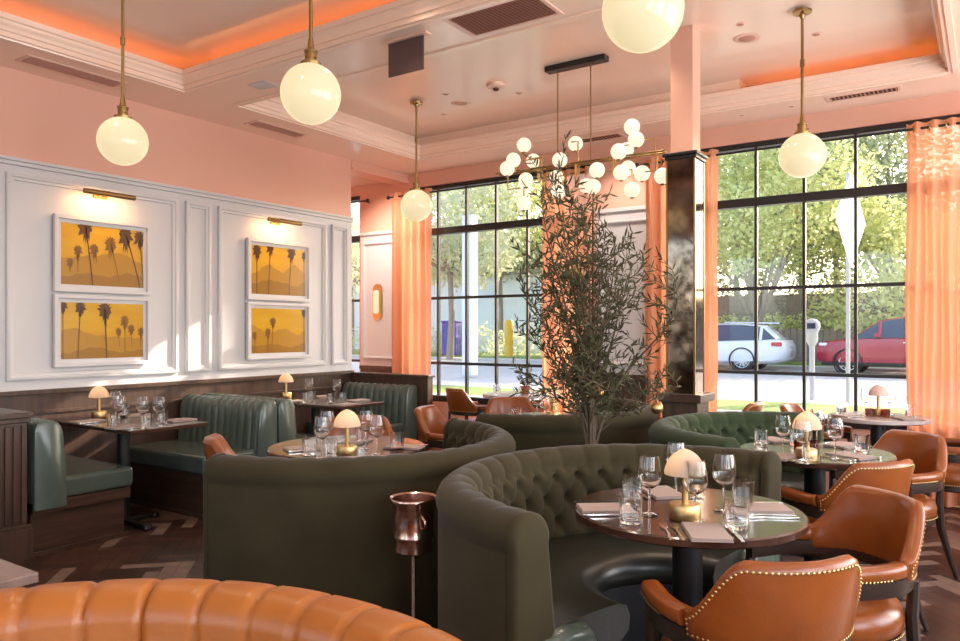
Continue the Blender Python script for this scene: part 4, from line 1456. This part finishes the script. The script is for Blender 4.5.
x, y = at_z(812, 400, GZ)
t = thing('parking_meter', 'grey parking meter on the near kerb', 'parking meter', (x, y, GZ))
b = MB(); b.tube([(0, 0, 0), (0, 0, 1.0)], .045, 12); b.build('post', M['meter'], t)
b = MB(); b.lathe([(.05, .95), (.10, 1.05), (.10, 1.2)], 16); b.build('housing', M['meter'], t)
b = MB(); b.loft([[(.13 * math.cos(a) * s, y_, 1.3 + .14 * math.sin(a) * s) for a in [2 * PI * k / 20 for k in range(20)]] for y_, s in ((-.07, .9), (-.05, 1), (.05, 1), (.07, .9))]); b.build('head', M['meter'], t)
b = MB(); b.span((-.07, -.078, 1.26), (.07, -.068, 1.36)); b.build('window', M['carglass'], t)

x, y = at_z(848, 403, GZ)
t = thing('street_sign', 'bare diamond street sign on a pale pole at the near kerb', 'sign', (x, y, GZ))
b = MB(); b.tube([(0, 0, 0), (0, 0, 3.9)], .034, 10); b.build('pole', M['meter'], t)
b = MB()
xs_, zs_ = at_y(856, 220, y)
zc = zs_ - GZ
rz = R_(79)
for yy in (0,):
    c, s = math.cos(rz), math.sin(rz)
    ring = [(.0, .80), (.70, 0), (0, -.80), (-.70, 0)]
    b.loft([[(p * c - o * s + .05, p * s + o * c - .06, zc + q) for p, q in ring] for o in (-.008, .008)])
b.build('diamond', M['signwhite'], t, smooth=False)

# retaining wall, hedge and trees across the street
b = MB()
for k in range(140):
    x = -15 + k * .22
    b.span((x, 29.0, GZ), (x + .205, 29.15, GZ + 1.25 + .03 * (k % 3)))
b.span((-15, 29.15, GZ + .1), (16, 29.3, GZ + 1.0))
tag(b.build('timber_fence', M['fence'], smooth=False), 'weathered timber retaining fence beyond the parked cars', 'fence')
b = MB(); b.span((-16, 32, GZ + .1), (20, 32.4, 2.9))
struct(b.build('wall_garden', M['fence'], smooth=False))

def leaf_cloud(name, mm, parent, blobs, n, size, seed):
    r = random.Random(seed)
    b = MB()
    tot = sum(q[3] * q[4] * q[5] for q in blobs)
    for x, y, z, a, c, d in blobs:
        m = int(n * a * c * d / tot)
        for _ in range(m):
            v = Vector((r.gauss(0, 1), r.gauss(0, 1), r.gauss(0, 1))).normalized() * r.uniform(.25, 1) ** .5
            p = Vector((x + v.x * a, y + v.y * c, z + v.z * d))
            dd = Vector((r.uniform(-1, 1), r.uniform(-1, 1), r.uniform(-1, .5))).normalized()
            nn = Vector((r.uniform(-1, 1), r.uniform(-1, 1), r.uniform(-1, 1)))
            s = dd.cross(nn).normalized()
            l = size * r.uniform(.6, 1.3)
            b.add([p, p + dd * l * .5 + s * l * .28, p + dd * l, p + dd * l * .5 - s * l * .28], [(0, 1, 2, 3)])
    return b.build(name, mm, parent, smooth=False)

def street_tree(label, x, y, h, spread, mm, n, size, seed, trunk=True, low=.35, group='trees across the street', fork=False, zlow=0):
    t = thing('street_tree', label, 'tree', (x, y, GZ), 0, group)
    r = random.Random(seed)
    b = MB()
    hz = h * low
    b.tube([(0, 0, 0), (.08, .02, hz * .5), (.0, 0, hz)], [.17, .13, .11], 10)
    blobs = []
    for k in range(9):
        a = 2 * PI * k / 9 + r.uniform(-.4, .4)
        rr = spread * r.uniform(.25, .75)
        z = r.uniform(zlow or hz * 1.05, h * .92)
        p = (rr * math.cos(a), rr * math.sin(a), z)
        b.tube([(0, 0, hz * (.55 if fork else .95)), (p[0] * .45, p[1] * .45, hz + (z - hz) * .35), p], [.09, .06, .02], 7)
        q = spread * r.uniform(.38, .6)
        blobs.append((p[0], p[1], p[2], q, q, q * .75))
    b.build('trunk', M['greybark'], t)
    leaf_cloud('crown', M[mm], t, blobs, n, size, seed + 1)
    return t
def wx(px, y): return at_y(px, 330, y)[0]
street_tree('lime green street tree with a forked pale trunk behind the white car', wx(757, 28.2), 28.2, 8.2, 3.6, 'leaf_lime', 10920, .2, 21, low=.28, fork=True, zlow=4.3)
street_tree('tall pale green tree behind the lime tree', wx(735, 34), 34, 14, 4.6, 'leaf_pale', 9450, .25, 22)
street_tree('tall mid green tree behind the diamond sign', wx(835, 35), 35, 15, 5.2, 'leaf_green', 10920, .25, 23)
street_tree('dark green tree behind the red car', wx(885, 36), 36, 14, 5.0, 'leaf_dark', 10500, .25, 24)
street_tree('leafy green tree between lime tree and diamond sign', wx(800, 37), 37, 15.5, 5.2, 'leaf_dark', 10500, .25, 25)
street_tree('lime tree low over the red car', wx(905, 30.5), 30.5, 6.0, 3.0, 'leaf_lime', 7560, .2, 26)
street_tree('mid green tree beyond the first pane of the street window', wx(700, 38), 38, 15, 5.2, 'leaf_green', 9450, .25, 27)
street_tree('pale yellow green tree behind the gridded window', wx(450, 26), 26, 11, 3.6, 'leaf_pale', 7980, .25, 28)
street_tree('pale lime tree in the middle of the gridded window', wx(500, 34), 34, 12, 4.2, 'leaf_lime', 7980, .25, 29)
street_tree('hazy green tree behind the gridded window by the olive tree', wx(545, 36), 36, 13, 4.6, 'leaf_green', 7980, .25, 30)
street_tree('far pale tree filling the alcove window', wx(352, 34), 34, 12, 4.2, 'leaf_pale', 6300, .25, 31)
def slot_tree(label, x, y, h, blobs, n, seed):  # unseen trees added to block the sun, leaving slim gaps between crowns
    t = thing('street_tree', label, 'tree', (x, y, GZ), 0, 'unseen trees added to shade the windows')
    b = MB()
    b.tube([(0, 0, 0), (.1, 0, h * .3), (0, 0, h * .65), (.05, 0, h * .85)], [.22, .18, .12, .04], 10)
    for q in blobs:
        b.tube([(0, 0, h * .5), (q[0] * .5, q[1] * .5, h * .5 + (q[2] - h * .5) * .4), q[:3]], [.09, .06, .02], 7)
    b.build('trunk', M['greybark'], t)
    leaf_cloud('crown', M['leaf_green'], t, blobs, n, .42, seed)
slot_tree('unseen slim tree added to shade the gridded window, its crown above the frame', .36, 20.5, 11.5, [(0, 0, 9.1, .34, .34, 2.8)], 2200, 51)
slot_tree('unseen tall tree added to shade the street window, its crown above the frame', 4.05, 19.4, 12, [(-1.35, 0, 9.3, 1.3, 1.3, 2.7), (.8, .3, 9.0, 1.8, 1.5, 2.8), (3.0, 0, 9.0, 1.9, 1.5, 2.8), (1.6, 0, 10.4, 2.0, 1.5, 2.0)], 15000, 52)
# hedges
def hedge(label, x0, x1, y, z, h, mm, n, seed):
    t = thing('hedge', label, 'hedge', ((x0 + x1) / 2, y, GZ), 0, 'hedges across the street')
    w = (x1 - x0) / 2
    blobs = []
    r = random.Random(seed)
    k = max(3, int(w * 1.3))
    for i in range(k):
        blobs.append((-w + 2 * w * (i + .5) / k, r.uniform(-.2, .2), z - GZ + h * r.uniform(.35, .6), w / k * 1.5, .8, h * .55))
    leaf_cloud('foliage', M[mm], t, blobs, int(n * 1.5), .17, seed)
hedge('low bright shrubs over the timber fence beyond the cars', -14, 3, 30.2, 1.0, 1.1, 'leaf_lime', 5000, 41)
hedge('tall dark hedge behind the low shrubs and cars', -16, 5, 33.2, .6, 5.6, 'leaf_dark', 17000, 42)
hedge('low pale shrubs before the house behind the gridded window', -30, -16, 29.5, -.2, 1.9, 'leaf_pale', 3500, 43)
# things beyond the gridded window
x = wx(470, 17)
b = MB(); b.span((-.16, -.16, 0), (.16, .16, 4.4)); tag(b.build('white_post', M['stucco'], loc=(x, 17, GZ), bevel=.01), 'white square post outside the gridded window', 'post')
x = wx(453, 28.3)
t = thing('recycling_bin', 'blue bin standing outside the gridded window', 'bin', (x, 28.3, GZ + .1))
b = MB(); b.span((-.4, -.35, .0), (.4, .35, 1.5)); b.build('body', M['blue'], t, bevel=.03)
b = MB(); b.span((-.43, -.38, 1.5), (.43, .38, 1.6)); b.build('lid', M['blue'], t, bevel=.03)
x = wx(509, 28.2)
b = MB(); b.lathe([(.2, 0), (.2, 1.5), (.15, 1.6)], 16); tag(b.build('yellow_bollard', M['yellow'], loc=(x, 28.2, GZ + .1)), 'yellow post outside the middle of the gridded window', 'post')
x = wx(440, 40)
t = thing('house', 'pale house far behind the gridded window', 'building', (x, 38, GZ))
b = MB(); b.span((-12, -4, 0), (12, 4, 4.2)); b.build('wall', M['stucco'], t)
b = MB(); b.loft([[(s * 12.4, -4.4, 4.2), (s * 12.4, 4.4, 4.2), (s * 12.4, 0, 6.2)] for s in (-1, 1)]); b.build('roof', M['fence'], t, smooth=False)

# ------------------------------------------------------------------ light
w = bpy.data.worlds.new('sky')
S.world = w
w.use_nodes = True
nt = w.node_tree
bg = nt.nodes['Background']
sky = nt.nodes.new('ShaderNodeTexSky')
sky.sky_type = 'NISHITA'
sky.sun_disc = False
sky.sun_elevation = R_(28)
sky.sun_rotation = R_(20)
sky.air_density = 1.0
sky.dust_density = 3.0
nt.links.new(sky.outputs[0], bg.inputs['Color'])
bg.inputs['Strength'].default_value = .8
SUN = Vector((-1.2, -2.75, -1.45)).normalized()
sun = light('sun', 'SUN', (0, 20, 20), 13.0, (1, .86, .68))
sun.rotation_euler = SUN.to_track_quat('-Z', 'Y').to_euler()
sun.data.angle = R_(.6)
# fill lamps added inside the unseen side and rear windows, tilted toward the ceiling
for k, wd in enumerate(RW):
    light('window_fill', 'AREA', (XR - .02, (wd[0] + wd[1]) / 2, 1.85), 114, (.94, .97, 1.0), (0, R_(124), 0), 2.4, wd[1] - wd[0])
for k, wd in enumerate(NW):
    light('window_fill', 'AREA', ((wd[0] + wd[1]) / 2, YN + .02, 1.85), 13, (1, .95, .9), (R_(128), 0, 0), wd[1] - wd[0], 2.4)
# warm recessed downlights of the ceiling
for x, y in ((-4.4, 4.9), (-2.2, 5.2), (-1.5, 4.6), (-4.4, 2.2), (-2.6, 1.6), (-.9, 1.5), (-.6, 5.9), (-2.9, 3.4)):
    light('downlight_lamp', 'SPOT', (x, y, min(ZC, 3.4 if y > 6.4 or x < -5.4 else 4) - .06), 42, (1, .80, .60), (0, 0, 0), .06, spot_size=R_(120), spot_blend=.8)

# two spots added without fittings to brighten the panelled piers
for x, y, e in ((-6.0, 6.32, 150), (-3.05, 6.70, 60)):
    light('pier_fill_spot', 'SPOT', (x, y, 3.2 if x < -5 else 3.34), e, (1, .86, .72), (R_(42 if x < -5 else 24), 0, R_(12 if x < -5 else 0)), .06, spot_size=R_(95), spot_blend=.9)

cy_ = S.cycles
cy_.use_denoising = True
cy_.max_bounces = 12
cy_.diffuse_bounces = 4
cy_.glossy_bounces = 4
cy_.transparent_max_bounces = 24
cy_.transmission_bounces = 12
cy_.caustics_reflective = False
cy_.caustics_refractive = False
cy_.sample_clamp_indirect = 6
vs = S.view_settings
vs.view_transform = 'Standard'
vs.look = 'None'
vs.exposure = 0
vs.gamma = 1
vs.use_curve_mapping = False
